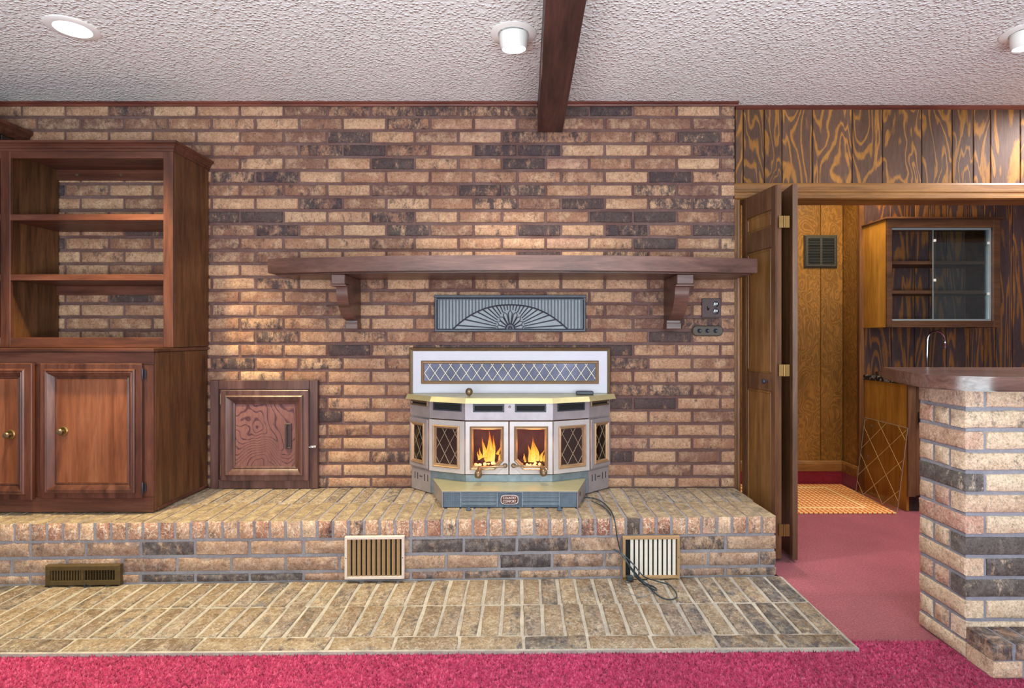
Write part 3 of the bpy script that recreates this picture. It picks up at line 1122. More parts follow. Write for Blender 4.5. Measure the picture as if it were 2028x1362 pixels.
def panel_door(parent, F, wd, hg, knob_u, knob_v, mats, hinges_u, ring=True):
    d = obj_door(parent, F, wd, hg, mats)
    bm = NB()
    c = F.p(knob_u, knob_v, 0.009)
    lathe(bm, [(0.0, 0.0), (0.023, 0.0), (0.024, 0.004), (0.019, 0.007), (0.016, 0.004), (0.0, 0.004)], c, F.n, 20)
    b1 = obj('knob_plate', bm, M['brass'], d, True)
    bm = NB()
    lathe(bm, [(0.007, 0.0), (0.006, 0.012), (0.012, 0.018), (0.015, 0.024), (0.011, 0.030), (0.0, 0.032)], F.p(knob_u, knob_v, 0.012), F.n, 16)
    obj('knob', bm, M['gold_dk'], d, True)
    for hv in (0.05, hg - 0.05):
        if hinges_u is None:
            continue
        bm = NB()
        tube(bm, [F.p(hinges_u, hv - 0.028, 0.018), F.p(hinges_u, hv - 0.024, 0.018), F.p(hinges_u, hv + 0.024, 0.018), F.p(hinges_u, hv + 0.028, 0.018)], [0.002, 0.004, 0.004, 0.002], 8)
        fbox(bm, F, hinges_u, hinges_u + 0.010, hv - 0.02, hv + 0.02, 0.0015, 0.004)
        obj('hinge', bm, M['iron'], d, True)
    return d


def obj_door(parent, F, wd, hg, mats):
    bm = NB()
    fring(bm, F, rect(0, wd, 0, hg), DOORP)
    fbox(bm, F, 0.004, wd - 0.004, 0.004, hg - 0.004, 0.0, 0.008)
    d = obj('door', bm, mats[0], parent, True, angle=25)
    bm = NB()
    fbox(bm, F, 0.075, wd - 0.075, 0.075, hg - 0.075, 0.0075, 0.0095)
    obj('panel', bm, mats[1], d)
    return d


panel_door(bc, Fr((-2.322, YB - 0.001, 0.376), (1, 0, 0)), 0.487, 0.646, 0.107, 0.322, (M['cab'], M['cab_door']), 0.491)
a = math.radians(2.2)
Fl = Fr((-2.80, YB - 0.001, 0.374), (math.cos(a), -math.sin(a), 0))
panel_door(bc, Fl, 0.455, 0.650, 0.345, 0.31, (M['cab'], M['cab_door']), None)

XB = -1.785
YT = 2.927 - DW
bk = thing('bookcase', 'open dark wood bookcase with cornice standing on the base cabinet', 'bookcase', (-2.3, -0.17, 1.094))
bm = NB(); box(bm, XB - 0.02, XB, YT + 0.012, -0.006, 1.096, 2.107, 0.002)
obj('side_panel', bm, M['cab_side'], bk)
bm = NB(); box(bm, -2.648, -2.63, YT + 0.019, -0.006, 1.096, 2.105)
obj('divider', bm, M['cab_side'], bk)
for x0, x1 in ((-1.836, XB - 0.001), (-2.663, -2.612)):
    bm = NB(); box(bm, x0, x1, YT, YT + 0.018, 1.096, 2.107, 0.002)
    obj('stile', bm, M['cab'], bk)
for x0, x1 in ((-2.611, -1.837), (XE, -2.664)):
    for z0, z1 in ((2.056, 2.107), (1.096, 1.147)):
        bm = NB(); box(bm, x0, x1, YT + 0.001, YT + 0.018, z0, z1, 0.0015)
        obj('rail', bm, M['cab_x'], bk)
for z0, z1 in ((1.741, 1.772), (1.436, 1.467), (1.124, 1.142)):
    for x0, x1 in ((-2.629, XB - 0.021), (XE, -2.649)):
        bm = NB(); box(bm, x0, x1, YT + (0.002 if z0 > 1.2 else 0.019), -0.008, z0, z1, 0.002)
        s = obj('shelf', bm, M['cab_x'], bk)
bm = NB(); box(bm, XE, XB - 0.021, YT + 0.019, -0.006, 2.088, 2.106)
obj('top_panel', bm, M['cab_x'], bk)
for z0, z1, sc_ in ((2.03, 2.087, True), (1.385, 1.435, False)):
    bm = NB(); box(bm, -2.629, XB - 0.021, -0.022, -0.006, z0, z1)
    cl = obj('cleat', bm, M['cab_x'], bk)
    if sc_:
        for px_ in (153, 240):
            bm = NB(); lathe(bm, [(0.0, 0.003), (0.007, 0.003), (0.009, 0.0)], (X_(px_, 3.24), -0.0222, 2.06), (0, -1, 0), 12)
            obj('screw', bm, M['gold_dk'], cl, True)
prof = [(0.0, 2.090), (0.004, 2.090), (0.006, 2.100), (0.012, 2.104), (0.014, 2.112), (0.022, 2.122), (0.030, 2.126), (0.032, 2.137), (-0.05, 2.137)]
bm = NB()
cols = []
for o_, z in prof:
    cols.append([bm.verts.new(p) for p in ((XE, YT - o_, z), (XB + o_, YT - o_, z), (XB + o_, -0.006, z))])
for a_, b_ in zip(cols, cols[1:]):
    for i_ in range(2):
        bm.faces.new((a_[i_], a_[i_ + 1], b_[i_ + 1], b_[i_]))
box(bm, XE, XB - 0.002, YT + 0.002, -0.006, 2.1075, 2.136)
obj('cornice', bm, M['cab_x'], bk)

# hatch beside the cabinet ------------------------------------------------------------
hx0, hx1, hz0, hz1 = -1.763, -1.161, ZR + 0.001, 0.907
ht = thing('log_hatch', 'square wooden hatch door with sunken panel beside the base cabinet', 'hatch', (-1.46, -0.02, ZR))
Fh = Fr((hx0, -0.004, hz0), (1, 0, 0))
W_, H_ = hx1 - hx0, hz1 - hz0
for nm, (u0, u1, v0, v1) in (('frame_rail', (0.046, W_ - 0.047, H_ - 0.05, H_)), ('frame_rail', (0.046, W_ - 0.047, 0, 0.05)),
                             ('frame_stile', (0, 0.045, 0, H_)), ('frame_stile', (W_ - 0.046, W_, 0, H_))):
    bm = NB(); fbox(bm, Fh, u0, u1, v0, v1, 0.0, 0.026, 0.002)
    obj(nm, bm, M['hatch_frame'], ht)
bm = NB(); fbox(bm, Fh, 0.046, W_ - 0.047, 0.051, H_ - 0.051, 0.0, 0.012)
obj('backing', bm, M['hatch_frame'], ht)
Fd = Fr((X_(438, 3.22), -0.031, Z_(951, 3.22)), (1, 0, 0))
dw, dh = X_(612, 3.22) - X_(438, 3.22), Z_(772, 3.22) - Z_(951, 3.22)
bm = NB()
fring(bm, Fd, rect(0, dw, 0, dh), [(0.0, -0.001), (0.0, 0.016), (0.003, 0.018), (0.028, 0.018), (0.030, 0.028), (0.036, 0.032), (0.044, 0.029), (0.066, 0.010), (0.070, 0.014), (0.078, 0.010), (0.080, 0.006)])
hd = obj('door', bm, M['hatch_frame'], ht, True, angle=25)
bm = NB(); fbox(bm, Fd, 0.079, dw - 0.079, 0.079, dh - 0.079, 0.0, 0.0065)
obj('panel', bm, M['hatch'], hd, label='reddish panel with wavy dark grain')
hu, hv0, hv1 = X_(571, 3.22) - X_(438, 3.22), Z_(888, 3.22) - Z_(951, 3.22), Z_(838, 3.22) - Z_(951, 3.22)
bm = NB()
fbox(bm, Fd, hu - 0.018, hu + 0.018, hv0, hv1, 0.0066, 0.009, 0.001)
fring(bm, Fd, rect(hu - 0.018, hu + 0.018, hv0, hv1), [(0, 0.0066), (0, 0.014), (0.004, 0.017), (0.009, 0.014), (0.009, 0.009)])
fbox(bm, Fd, hu - 0.012, hu - 0.004, hv0 + 0.008, hv1 - 0.008, 0.009, 0.024, 0.002)
obj('pull_handle', bm, M['plate'], hd)
bm = NB()
cu, cv = X_(619, 3.22) - X_(438, 3.22), Z_(885, 3.22) - Z_(951, 3.22)
fbox(bm, Fd, cu - 0.016, cu + 0.018, cv - 0.008, cv + 0.008, 0.0015, 0.004, 0.001)
tube(bm, [Fd.p(cu - 0.022, cv, 0.010), Fd.p(cu + 0.02, cv, 0.010)], 0.0042, 10)
lathe(bm, [(0.003, 0), (0.003, 0.008), (0.005, 0.011), (0, 0.013)], Fd.p(cu + 0.002, cv, 0.012), (0, -1, 0.2), 10)
obj('barrel_bolt', bm, M['chrome'], hd, True, label='small chrome barrel bolt')
for py_ in (790, 930):
    bm = NB()
    zv = Z_(py_, 3.22) - Z_(951, 3.22)
    tube(bm, [Fd.p(-0.005, zv - 0.03, 0.006), Fd.p(-0.005, zv + 0.03, 0.006)], 0.004, 8)
    obj('hinge', bm, M['gold_dk'], hd, True)

# ================================================================== MANTEL
mt = thing('mantel_shelf', 'long bowed dark wood mantel shelf on the brick wall', 'mantel', (-0.06, -0.2, 1.477))
xa, xb = -1.32, 1.191
pts = []
for i_ in range(25):
    t_ = i_ / 24
    x = xa + (xb - xa) * t_
    D = 2.96 - 0.13 * (1 - (2 * t_ - 1) ** 2)
    pts.append((x, D - DW))
pts += [(xb, -0.004), (xa, -0.004)]
bm = NB(); prism(bm, pts, 1.477, 1.551, 0.003, 2)
obj('shelf_board', bm, M['mantel'], mt, True, angle=40)
bm = NB(); prism(bm, [(p[0] * 0.985, p[1] + 0.05) for p in pts[:25]] + [(xb * 0.985, -0.005), (xa * 0.985, -0.005)], 1.4715, 1.4765)
obj('underside_board', bm, M['mantel'], mt)


def corbel(x0, x1, label, extra):
    c = thing('corbel', label, 'corbel', ((x0 + x1) / 2, -0.1, 1.19), 'mantel corbels')
    bm = NB()
    ztop = 1.470
    prof = [(-0.005, ztop), (-0.30, ztop), (-0.30, 1.418), (-0.255, 1.414)]
    for i_ in range(11):
        t_ = i_ / 10 * PI / 2
        prof.append((-0.075 - 0.175 * math.cos(t_) ** 1.15, 1.405 - 0.165 * math.sin(t_) ** 1.0))
    prof += [(-0.072, 1.195), (-0.005, 1.195)]
    xm = 0.006
    extrude(bm, prof, lambda a, b, t: (t, a, b), x0 + xm, x1 - xm)
    obj('scroll_body', bm, M['mantel'], c, True, angle=40)
    bm = NB(); box(bm, x0, x1, -0.31, -0.235, 1.420, ztop - 0.0005, 0.003)
    obj('front_block', bm, M['mantel'], c)
    bm = NB(); box(bm, x0 - 0.004, x1 + 0.004, -0.305, -0.22, 1.410, 1.419, 0.002)
    obj('collar', bm, M['mantel'], c)
    bm = NB(); box(bm, x0 + 0.001, x1 - 0.001, -0.082, -0.006, 1.193, 1.228, 0.003)
    obj('foot', bm, M['mantel'], c)
    return c


corbel(-0.992, -0.921, 'curved wooden corbel under the mantel, nearer the bookcase', 0)
corbel(0.776, 0.862, 'curved wooden corbel under the mantel beside the switch plate', 0)

# ================================================================== SUNBURST GRILLE
gx0, gx1, gz0, gz1 = X_(861, 3.25), X_(1160, 3.25), Z_(657, 3.25), Z_(585, 3.25)
gg = thing('sunburst_grille', 'black iron vent grille with a fan sunburst pattern', 'grille', ((gx0 + gx1) / 2, -0.01, gz0))
Fg = Fr((gx0, -0.005, gz0), (1, 0, 0))
W_, H_ = gx1 - gx0, gz1 - gz0
bm = NB(); fbox(bm, Fg, 0.004, W_ - 0.004, 0.004, H_ - 0.004, 0.0, 0.004)
obj('backing', bm, M['grille_back'], gg, label='pale grey backing seen through the slots')
bm = NB()
fring(bm, Fg, rect(0, W_, 0, H_), [(0, 0), (0, 0.016), (0.003, 0.018), (0.012, 0.018), (0.017, 0.012), (0.017, 0.0)])
fbox(bm, Fg, -0.002, W_ + 0.002, H_ - 0.014, H_ + 0.002, 0.004, 0.022, 0.002)
fbox(bm, Fg, 0.0, W_, H_ - 0.024, H_ - 0.019, 0.006, 0.019)
obj('frame', bm, M['iron'], gg)
cu, v0 = W_ * 0.5, 0.016
Ra, Rb = W_ * 0.378, H_ * 0.66          # arch half width and height
n_sl = 44
for i_ in range(n_sl):
    u = 0.017 + (W_ - 0.034) * (i_ + 0.5) / n_sl
    q = abs(u - cu) / Ra
    lo = v0 + (Rb * (1 - q ** 2.3) if q < 1 else 0)
    bm = NB()
    fbox(bm, Fg, u - 0.0031, u + 0.0031, lo, H_ - 0.018, 0.004, 0.013)
    obj('slat', bm, M['iron'], gg)
arch = []
for i_ in range(41):
    q = -1 + i_ / 20
    arch.append((cu + q * Ra, v0 + Rb * (1 - abs(q) ** 2.3)))
bm = NB(); tube(bm, [Fg.p(u, v, 0.012) for u, v in arch], 0.004, 6)
obj('arch_rib', bm, M['iron'], gg, True)
RX, RY = H_ * 0.385, H_ * 0.53
for i_ in range(23):
    a_ = PI * (i_ + 0.5) / 23
    d_ = Vector((math.cos(a_), math.sin(a_)))
    far = None
    tt = 0.02
    while True:
        u, v = cu + d_.x * tt, v0 + d_.y * tt
        q = abs(u - cu) / Ra
        if q >= 1 or v > v0 + Rb * (1 - q ** 2.3):
            break
        tt += 0.002
    rin = 1 / math.sqrt((d_.x / RX) ** 2 + (d_.y / RY) ** 2)
    if tt > rin * 1.04:
        bm = NB()
        tube(bm, [Fg.p(cu + d_.x * rin, v0 + d_.y * rin, 0.011), Fg.p(cu + d_.x * tt, v0 + d_.y * tt, 0.011)], [0.0026, 0.0036], 6)
        obj('ray', bm, M['iron'], gg, True)
for i_ in range(9):
    a_ = PI * (i_ + 0.5) / 9
    loop = []
    Rin = 1 / math.sqrt((math.cos(a_) / RX) ** 2 + (math.sin(a_) / RY) ** 2)
    for k_ in range(17):
        s_ = k_ / 16
        if s_ < 0.5:
            rr_ = 0.024 + (Rin - 0.034) * s_ * 2
            off = -0.0035 - 0.0085 * s_ * 2
        else:
            rr_ = 0.024 + (Rin - 0.034) * (1 - s_) * 2
            off = 0.0035 + 0.0085 * (1 - s_) * 2
        if abs(s_ - 0.5) < 0.04:
            rr_ = Rin - 0.002
            off = 0
        u = cu + math.cos(a_) * rr_ - math.sin(a_) * off
        v = v0 + math.sin(a_) * rr_ + math.cos(a_) * off
        loop.append(Fg.p(u, v, 0.013))
    bm = NB(); tube(bm, loop, 0.0026, 6)
    obj('petal', bm, M['iron'], gg, True)
bm = NB()
lathe(bm, [(0.028, 0.0), (0.028, 0.008), (0.022, 0.013), (0.012, 0.012), (0.006, 0.016), (0, 0.017)], Fg.p(cu, v0 + 0.004, 0.004), (0, -1, 0), 20)
bmesh.ops.bisect_plane(bm, geom=bm.verts[:] + bm.edges[:] + bm.faces[:], plane_co=Fg.p(0, v0 - 0.003, 0), plane_no=(0, 0, 1), clear_inner=True)
obj('shell_hub', bm, M['iron'], gg, True)

# ================================================================== STOVE INSERT
st = thing('stove_insert', 'pewter and brass bay-front fireplace stove insert with a lit fire', 'stove', (-0.085, -0.2, ZR))
PL = [(-0.648, 3.25), (-0.516, 3.12), (-0.315, 3.03), (0.146, 3.03), (0.346, 3.12), (0.478, 3.25)]
PL = [(x, d - DW) for x, d in PL]
BK = -0.008
# surround
Fs = Fr((-0.650, BK, 0.834), (1, 0, 0))
sw, sh = 1.130, Z_(688, 3.25) - 0.834
bm = NB(); fbox(bm, Fs, 0.004, sw - 0.004, 0, sh - 0.004, 0.0, 0.012)
su = obj('surround_panel', bm, M['enamel'], st)
bm = NB()
fring(bm, Fs, rect(0, sw, -0.02, sh), [(0, 0), (0, 0.014), (0.004, 0.020), (0.009, 0.017), (0.012, 0.021), (0.018, 0.018), (0.020, 0.012)])
bmesh.ops.bisect_plane(bm, geom=bm.verts[:] + bm.edges[:] + bm.faces[:], plane_co=(0, 0, 0.8345), plane_no=(0, 0, 1), clear_inner=True)
obj('edge_trim', bm, M['gold_dk'], su)
wu0, wu1, wv0, wv1 = X_(835, 3.25) + 0.650, X_(1185, 3.25) + 0.650, Z_(759.5, 3.25) - 0.834, Z_(713.5, 3.25) - 0.834
bm = NB()
fring(bm, Fs, rect(wu0, wu1, wv0, wv1), [(0, 0.012), (0, 0.020), (0.005, 0.024), (0.009, 0.021), (0.012, 0.022), (0.018, 0.014)])
wf = obj('window_frame', bm, M['gold'], su)
bm = NB(); fbox(bm, Fs, wu0 + 0.016, wu1 - 0.016, wv0 + 0.016, wv1 - 0.016, 0.0125, 0.0145)
tq = NT('lavender_glass')
vq = tq.coord()
tq.base(tq.ramp(tq.noise(vq, 5, 4, 0.6), [(0.3, srgb(52, 54, 76)), (0.55, srgb(84, 86, 112)), (0.75, srgb(116, 118, 148))]), 0.35, 0, 0.3)
obj('glass', bm, tq.m, su, label='bluish smoked glass strip')
bm = NB()
lattice(bm, Fs, wu0 + 0.018, wu1 - 0.018, wv0 + 0.018, wv1 - 0.018, 0.0585, 0.0975 - 0.013, wu0 + 0.018 + 0.03, 0.0148, 0.0017, 0.002)
obj('lattice', bm, M['came'], su)

# top slab
SL = [(-0.665, 3.205), (-0.506, 3.06), (-0.309, 2.965), (0.143, 2.965), (0.345, 3.06), (0.505, 3.205)]
SL = [(x, d - DW) for x, d in SL]
bm = NB()
up = [(x * 0.985 - 0.001, y + 0.014) for x, y in SL]
lo_ = [bm.verts.new((x, y, 0.807)) for x, y in SL] + [bm.verts.new((0.505, -0.022, 0.807)), bm.verts.new((-0.665, -0.022, 0.807))]
hi_ = [bm.verts.new((x, y, 0.833)) for x, y in up] + [bm.verts.new((0.495, -0.022, 0.833)), bm.verts.new((-0.655, -0.022, 0.833))]
bm.faces.new(lo_[::-1]); bm.faces.new(hi_)
for i_ in range(8):
    j_ = (i_ + 1) % 8
    bm.faces.new((lo_[i_], lo_[j_], hi_[j_], hi_[i_]))
obj('top_plate', bm, M['brass_top'], st, label='brass coloured top plate')
bm = NB()
kx, kd = X_(929, 3.08), 3.08 - DW
lathe(bm, [(0.0, 0.0), (0.006, 0.0), (0.006, 0.004), (0.013, 0.008), (0.019, 0.018), (0.020, 0.026), (0.017, 0.036), (0.009, 0.043), (0, 0.044)], (kx, kd, 0.8332), (0, 0, 1), 18)
obj('damper_knob', bm, M['gold_dk'], st, True, label='round bronze damper knob on the top plate')
bm = NB()
box(bm, X_(1141, 3.18), X_(1175, 3.18), -0.095, -0.06, 0.8335, 0.851, 0.003)
obj('vent_slide', bm, M['iron'], st, label='small dark green block at the back of the top plate')

# upper band with vents
def band(P_, z0, z1, name, mat):
    bm = NB(); prism(bm, list(P_) + [(P_[-1][0], BK), (P_[0][0], BK)], z0, z1)
    return obj(name, bm, mat, st)


ub = band(PL, 0.712, 0.8065, 'upper_band', M['pewter'])
faces = [face_frame(PL[i_], PL[i_ + 1], 0) for i_ in range(5)]
flen = [(Vector(PL[i_ + 1]) - Vector(PL[i_])).length for i_ in range(5)]
vents = [(0, 0.018, flen[0] - 0.012, 0.772, 0.800), (1, 0.025, flen[1] - 0.020, 0.757, 0.800), (2, 0.042, 0.205, 0.755, 0.797), (2, 0.262, 0.425, 0.755, 0.797),
         (3, 0.025, flen[3] - 0.030, 0.757, 0.800), (4, 0.012, flen[4] - 0.018, 0.772, 0.800)]
for fi, u0, u1, v0_, v1_ in vents:
    F = faces[fi]
    bm = NB()
    fring(bm, F, rect(u0, u1, v0_, v1_), [(0, 0.0003), (0, 0.006), (0.002, 0.008), (0.008, 0.008), (0.010, 0.004), (0.010, 0.0005)])
    vf = obj('vent_frame', bm, M['iron'] if fi in (1, 2, 3) else M['gold_dk'], ub)
    bm = NB(); fbox(bm, F, u0 + 0.009, u1 - 0.009, v0_ + 0.009, v1_ - 0.009, 0.0003, 0.0016)
    obj('slot', bm, M['slotshade'], vf)
bm = NB(); lathe(bm, [(0.007, 0), (0.007, 0.004), (0.004, 0.006), (0.004, 0.012), (0, 0.014)], faces[2].p(0.234, 0.783, 0), faces[2].n, 12)
obj('catch', bm, M['pewter'], ub, True)

# lower band
PLo = [(x * 0.985 - 0.001, min(y + 0.012, BK - 0.002)) for x, y in PL]
PLo[0] = (PL[0][0] + 0.012, PL[0][1]); PLo[-1] = (PL[-1][0] - 0.012, PL[-1][1])
lb = band(PLo, ZR + 0.002, 0.4225, 'lower_band', M['steel'])
for ia, ib, us in ((0, 1, (0.03, 0.055, 0.118, 0.145)), (4, 5, (0.03, 0.055, 0.118, 0.145))):
    F = face_frame(PLo[ia], PLo[ib], 0)
    L = (Vector(PLo[ib]) - Vector(PLo[ia])).length
    bm = NB()
    fbox(bm, F, 0.001, L - 0.002, ZR + 0.004, 0.4215, 0.0005, 0.004)
    sp_ = obj('side_skirt', bm, M['pewter'], lb)
    for u in us:
        bm = NB(); fbox(bm, F, u, u + 0.005, 0.362, 0.398, 0.004, 0.005)
        obj('slit', bm, M['slotshade'], sp_)
    bm = NB(); fbox(bm, F, 0.075, 0.098, 0.378, 0.384, 0.004, 0.006)
    obj('latch', bm, M['iron'], sp_)
# body core: side pods behind the narrow side windows, liner of the fire chamber
bm = NB()
for sgn, (pa, pb) in ((1, (PL[0], PL[1])), (-1, (PL[5], PL[4]))):
    q = [(pa[0] + 0.004 * sgn, pa[1] + 0.010), (pb[0] + 0.002 * sgn, pb[1] + 0.012), (pb[0] + 0.010 * sgn, pb[1] + 0.020), (pb[0] + 0.012 * sgn, BK), (pa[0] + 0.004 * sgn, BK)]
    q[0] = (q[0][0], min(q[0][1], BK - 0.001))
    prism(bm, q if sgn > 0 else q[::-1], 0.4235, 0.711)
obj('side_pod', bm, M['pewter'], st)
bm = NB()
box(bm, -0.500, 0.330, BK - 0.012, BK, 0.4235, 0.711)
prism(bm, [(-0.503, -0.125), (-0.497, -0.128), (-0.40, -0.021), (-0.41, -0.021)], 0.4235, 0.711)
prism(bm, [(0.327, -0.128), (0.333, -0.125), (0.24, -0.021), (0.23, -0.021)], 0.4235, 0.711)
prism(bm, [(-0.49, -0.125), (-0.315, -0.212), (0.146, -0.212), (0.32, -0.125), (0.22, -0.021), (-0.39, -0.021)], 0.4235, 0.432)
obj('fire_chamber', bm, M['firebrick'], st)

# doors and windows
DZ0, DZ1 = 0.431, 0.707
TRIMP = lambda i0: [(i0, 0.012), (i0, 0.018), (i0 + 0.005, 0.022), (i0 + 0.009, 0.018), (i0 + 0.012, 0.019), (i0 + 0.018, 0.010), (i0 + 0.018, 0.0)]


def pane_panel(parent, F, poly, w_in, glass, lat=None, name='door_panel', mat=None):
    bm = NB()
    fring(bm, F, poly, [(0, 0), (0, 0.011), (0.0015, 0.0125), (w_in + 0.001, 0.0125), (w_in + 0.001, 0.0)])
    d = obj(name, bm, mat or M['pewter_light'], parent)
    bm = NB(); fring(bm, F, poly, TRIMP(w_in))
    obj('gold_trim', bm, M['gold'], d)
    ins = inset(poly, w_in + 0.017)
    bm = NB()
    a_ = [bm.verts.new(F.p(u, v, 0.003)) for u, v in ins]
    b_ = [bm.verts.new(F.p(u, v, 0.006)) for u, v in ins]
    bm.faces.new(a_[::-1]); bm.faces.new(b_)
    for i_ in range(len(ins)):
        j_ = (i_ + 1) % len(ins)
        bm.faces.new((a_[i_], a_[j_], b_[j_], b_[i_]))
    obj('pane', bm, glass, d)
    if lat:
        us = [p[0] for p in ins]; vs2 = [p[1] for p in ins]
        bm = NB()
        lattice(bm, F, min(us), max(us), min(vs2), max(vs2), lat[0], lat[1], min(us) + lat[2], 0.0065, 0.0022, 0.0022)
        obj('lattice', bm, M['came'], d)
    return d


cL = flen[2]
half = cL / 2
ld = thing('door', None, None, faces[2].p(0.1, 0.431, 0)); ld.parent = st; ld.location = WP[ld] - WP[st]
rd = thing('door', None, None, faces[2].p(0.35, 0.431, 0)); rd.parent = st; rd.location = WP[rd] - WP[st]
def merged_panel(par, F, poly, win, glass, lat):
    # same as pane_panel, flattened to keep three levels
    bm = NB()
    fring(bm, F, poly, [(0, 0), (0, 0.011), (0.0015, 0.0125), (win + 0.001, 0.0125), (win + 0.001, 0.0)])
    obj('door_panel', bm, M['pewter_light'], par)
    bm = NB(); fring(bm, F, poly, TRIMP(win))
    obj('gold_trim', bm, M['gold'], par)
    ins = inset(poly, win + 0.017)
    bm = NB()
    a_ = [bm.verts.new(F.p(u, v, 0.003)) for u, v in ins]
    b_ = [bm.verts.new(F.p(u, v, 0.006)) for u, v in ins]
    bm.faces.new(a_[::-1]); bm.faces.new(b_)
    for i_ in range(len(ins)):
        j_ = (i_ + 1) % len(ins)
        bm.faces.new((a_[i_], a_[j_], b_[j_], b_[i_]))
    obj('pane', bm, glass, par)
    if lat:
        us = [p[0] for p in ins]; vs2 = [p[1] for p in ins]
        bm = NB()
        lattice(bm, F, min(us), max(us), min(vs2), max(vs2), lat[0], lat[1], min(us) + lat[2], 0.0065, 0.0022, 0.0022)
        obj('lattice', bm, M['came'], par)


merged_panel(ld, faces[1], rect(0.004, flen[1], DZ0, DZ1), 0.026, M['smoke_mid'], (0.064, 0.110, 0.02))
merged_panel(rd, faces[3], rect(0.0, flen[3] - 0.004, DZ0, DZ1), 0.026, M['smoke_mid'], (0.064, 0.110, 0.04))
cut = 0.062
wA = [(0.002, DZ0), (half - 0.003 - cut, DZ0), (half - 0.003, DZ0 + cut), (half - 0.003, DZ1), (0.002, DZ1)]
wB = [(half + 0.003 + cut, DZ0), (cL - 0.002, DZ0), (cL - 0.002, DZ1), (half + 0.003, DZ1), (half + 0.003, DZ0 + cut)]
merged_panel(ld, faces[2], wA, 0.024, M['clear'], None)
merged_panel(rd, faces[2], wB, 0.024, M['clear'], None)
bm = NB()
F = faces[2]
for tri in ([(half - 0.003 - cut, DZ0), (half - 0.003, DZ0), (half - 0.003, DZ0 + cut)],):
    a_ = [bm.verts.new(F.p(u, v, 0.0)) for u, v in tri]; b_ = [bm.verts.new(F.p(u, v, 0.0124)) for u, v in tri]
    bm.faces.new(a_[::-1]); bm.faces.new(b_)
    for i_ in range(3):
        bm.faces.new((a_[i_], a_[(i_ + 1) % 3], b_[(i_ + 1) % 3], b_[i_]))
obj('corner_plate', bm, M['pewter_light'], ld)
bm = NB()
for tri in ([(half + 0.003, DZ0), (half + 0.003 + cut, DZ0), (half + 0.003, DZ0 + cut)],):
    a_ = [bm.verts.new(F.p(u, v, 0.0)) for u, v in tri]; b_ = [bm.verts.new(F.p(u, v, 0.0124)) for u, v in tri]
    bm.faces.new(a_[::-1]); bm.faces.new(b_)
    for i_ in range(3):
        bm.faces.new((a_[i_], a_[(i_ + 1) % 3], b_[(i_ + 1) % 3], b_[i_]))
obj('corner_plate', bm, M['pewter_light'], rd)
pane_panel(st, faces[0], rect(0.012, flen[0] - 0.006, DZ0 + 0.006, DZ1 - 0.004), 0.022, M['dark_glass'], (0.060, 0.105, 0.02), 'side_window', M['pewter'])
pane_panel(st, faces[4], rect(0.006, flen[4] - 0.012, DZ0 + 0.006, DZ1 - 0.004), 0.022, M['dark_glass'], (0.060, 0.105, 0.03), 'side_window', M['pewter'])


def handle(par, pu, pv, kx, kd, kz):
    pa = F.p(pu, pv, 0.0125)
    pb = pa + F.n * 0.022
    pk = Vector((kx, kd, kz))
    bm = NB()
    lathe(bm, [(0.013, 0), (0.013, 0.004), (0.009, 0.010), (0.008, 0.026), (0.0, 0.030)], pa, F.n, 14)
    tube(bm, smooth_path([pb, pb.lerp(pk, 0.5) + Vector((0, -0.008, 0.004)), pk], 6), 0.0048, 10)
    h_ = obj('handle_rod', bm, M['gold_dk'], par, True)
    bm = NB()
    ax = Vector((-0.05 if kx < 0 else 0.15, -0.75, -0.55))
    lathe(bm, [(0.0, -0.012), (0.007, -0.012), (0.009, 0.0), (0.014, 0.012), (0.019, 0.030), (0.020, 0.040), (0.016, 0.052), (0.008, 0.058), (0.006, 0.056), (0, 0.056)], pk, ax, 18)
    obj('handle_grip', bm, M['gold_dk'], par, True)


handle(ld, half - 0.020, 0.478, -0.238, 2.985 - DW, 0.468)
handle(rd, half + 0.024, 0.478, 0.088, 2.985 - DW, 0.478)

# ash lip and blower box
fx0, fx1, fy = -0.413, 0.262, 2.86 - DW
ash = [(-0.500, -0.138), (fx0, fy), (fx1, fy), (0.330, -0.138), (0.144, -0.222), (-0.312, -0.222)]
bm = NB(); prism(bm, ash, 0.3835, 0.388)
obj('ash_lip', bm, M['brass_top'], st, label='brass coloured ash lip with a shadow of the handles')
for a_, b_ in (((-0.498, -0.136), (fx0 + 0.002, fy + 0.002)), ((fx1 - 0.002, fy + 0.002), (0.328, -0.136))):
    F2 = face_frame(a_, b_, 0)
    L = (Vector(b_) - Vector(a_)).length
    bm = NB(); fbox(bm, F2, 0, L, ZR + 0.002, 0.383, -0.003, 0.0)
    bx = obj('blower_side', bm, M['pewter'], st)
F2 = face_frame((fx1 - 0.002, fy + 0.002), (0.328, -0.136), 0)
bm = NB(); lathe(bm, [(0.0, 0.001), (0.012, 0.001), (0.012, 0.0004)], F2.p(0.075, 0.352, 0), F2.n, 14)
obj('knockout', bm, M['slotshade'], bx)
bm = NB()
Fb = Fr((fx0 + 0.004, fy + 0.014, ZR + 0.002), (1, 0, 0))
BW, BHh = fx1 - fx0 - 0.008, 0.0805
fbox(bm, Fb, 0, BW, 0, BHh, -0.012, 0.0)
bf = obj('blower_front', bm, M['dusty'], st, label='dusty blue grey blower grille')
for u0, u1 in ((0.092, 0.268), (0.398, 0.576)):
    nl = 9
    for i_ in range(nl):
        v = 0.012 + i_ * (BHh - 0.02) / nl
        bm = NB(); fbox(bm, Fb, u0, u1, v, v + 0.0042, 0.0, 0.006)
        obj('louvre', bm, M['steel'], bf)
    for uu in (u0 - 0.006, u1):
        bm = NB(); fbox(bm, Fb, uu, uu + 0.006, 0.004, BHh - 0.001, 0.0, 0.008)
        obj('louvre_post', bm, M['steel'], bf)
bm = NB()
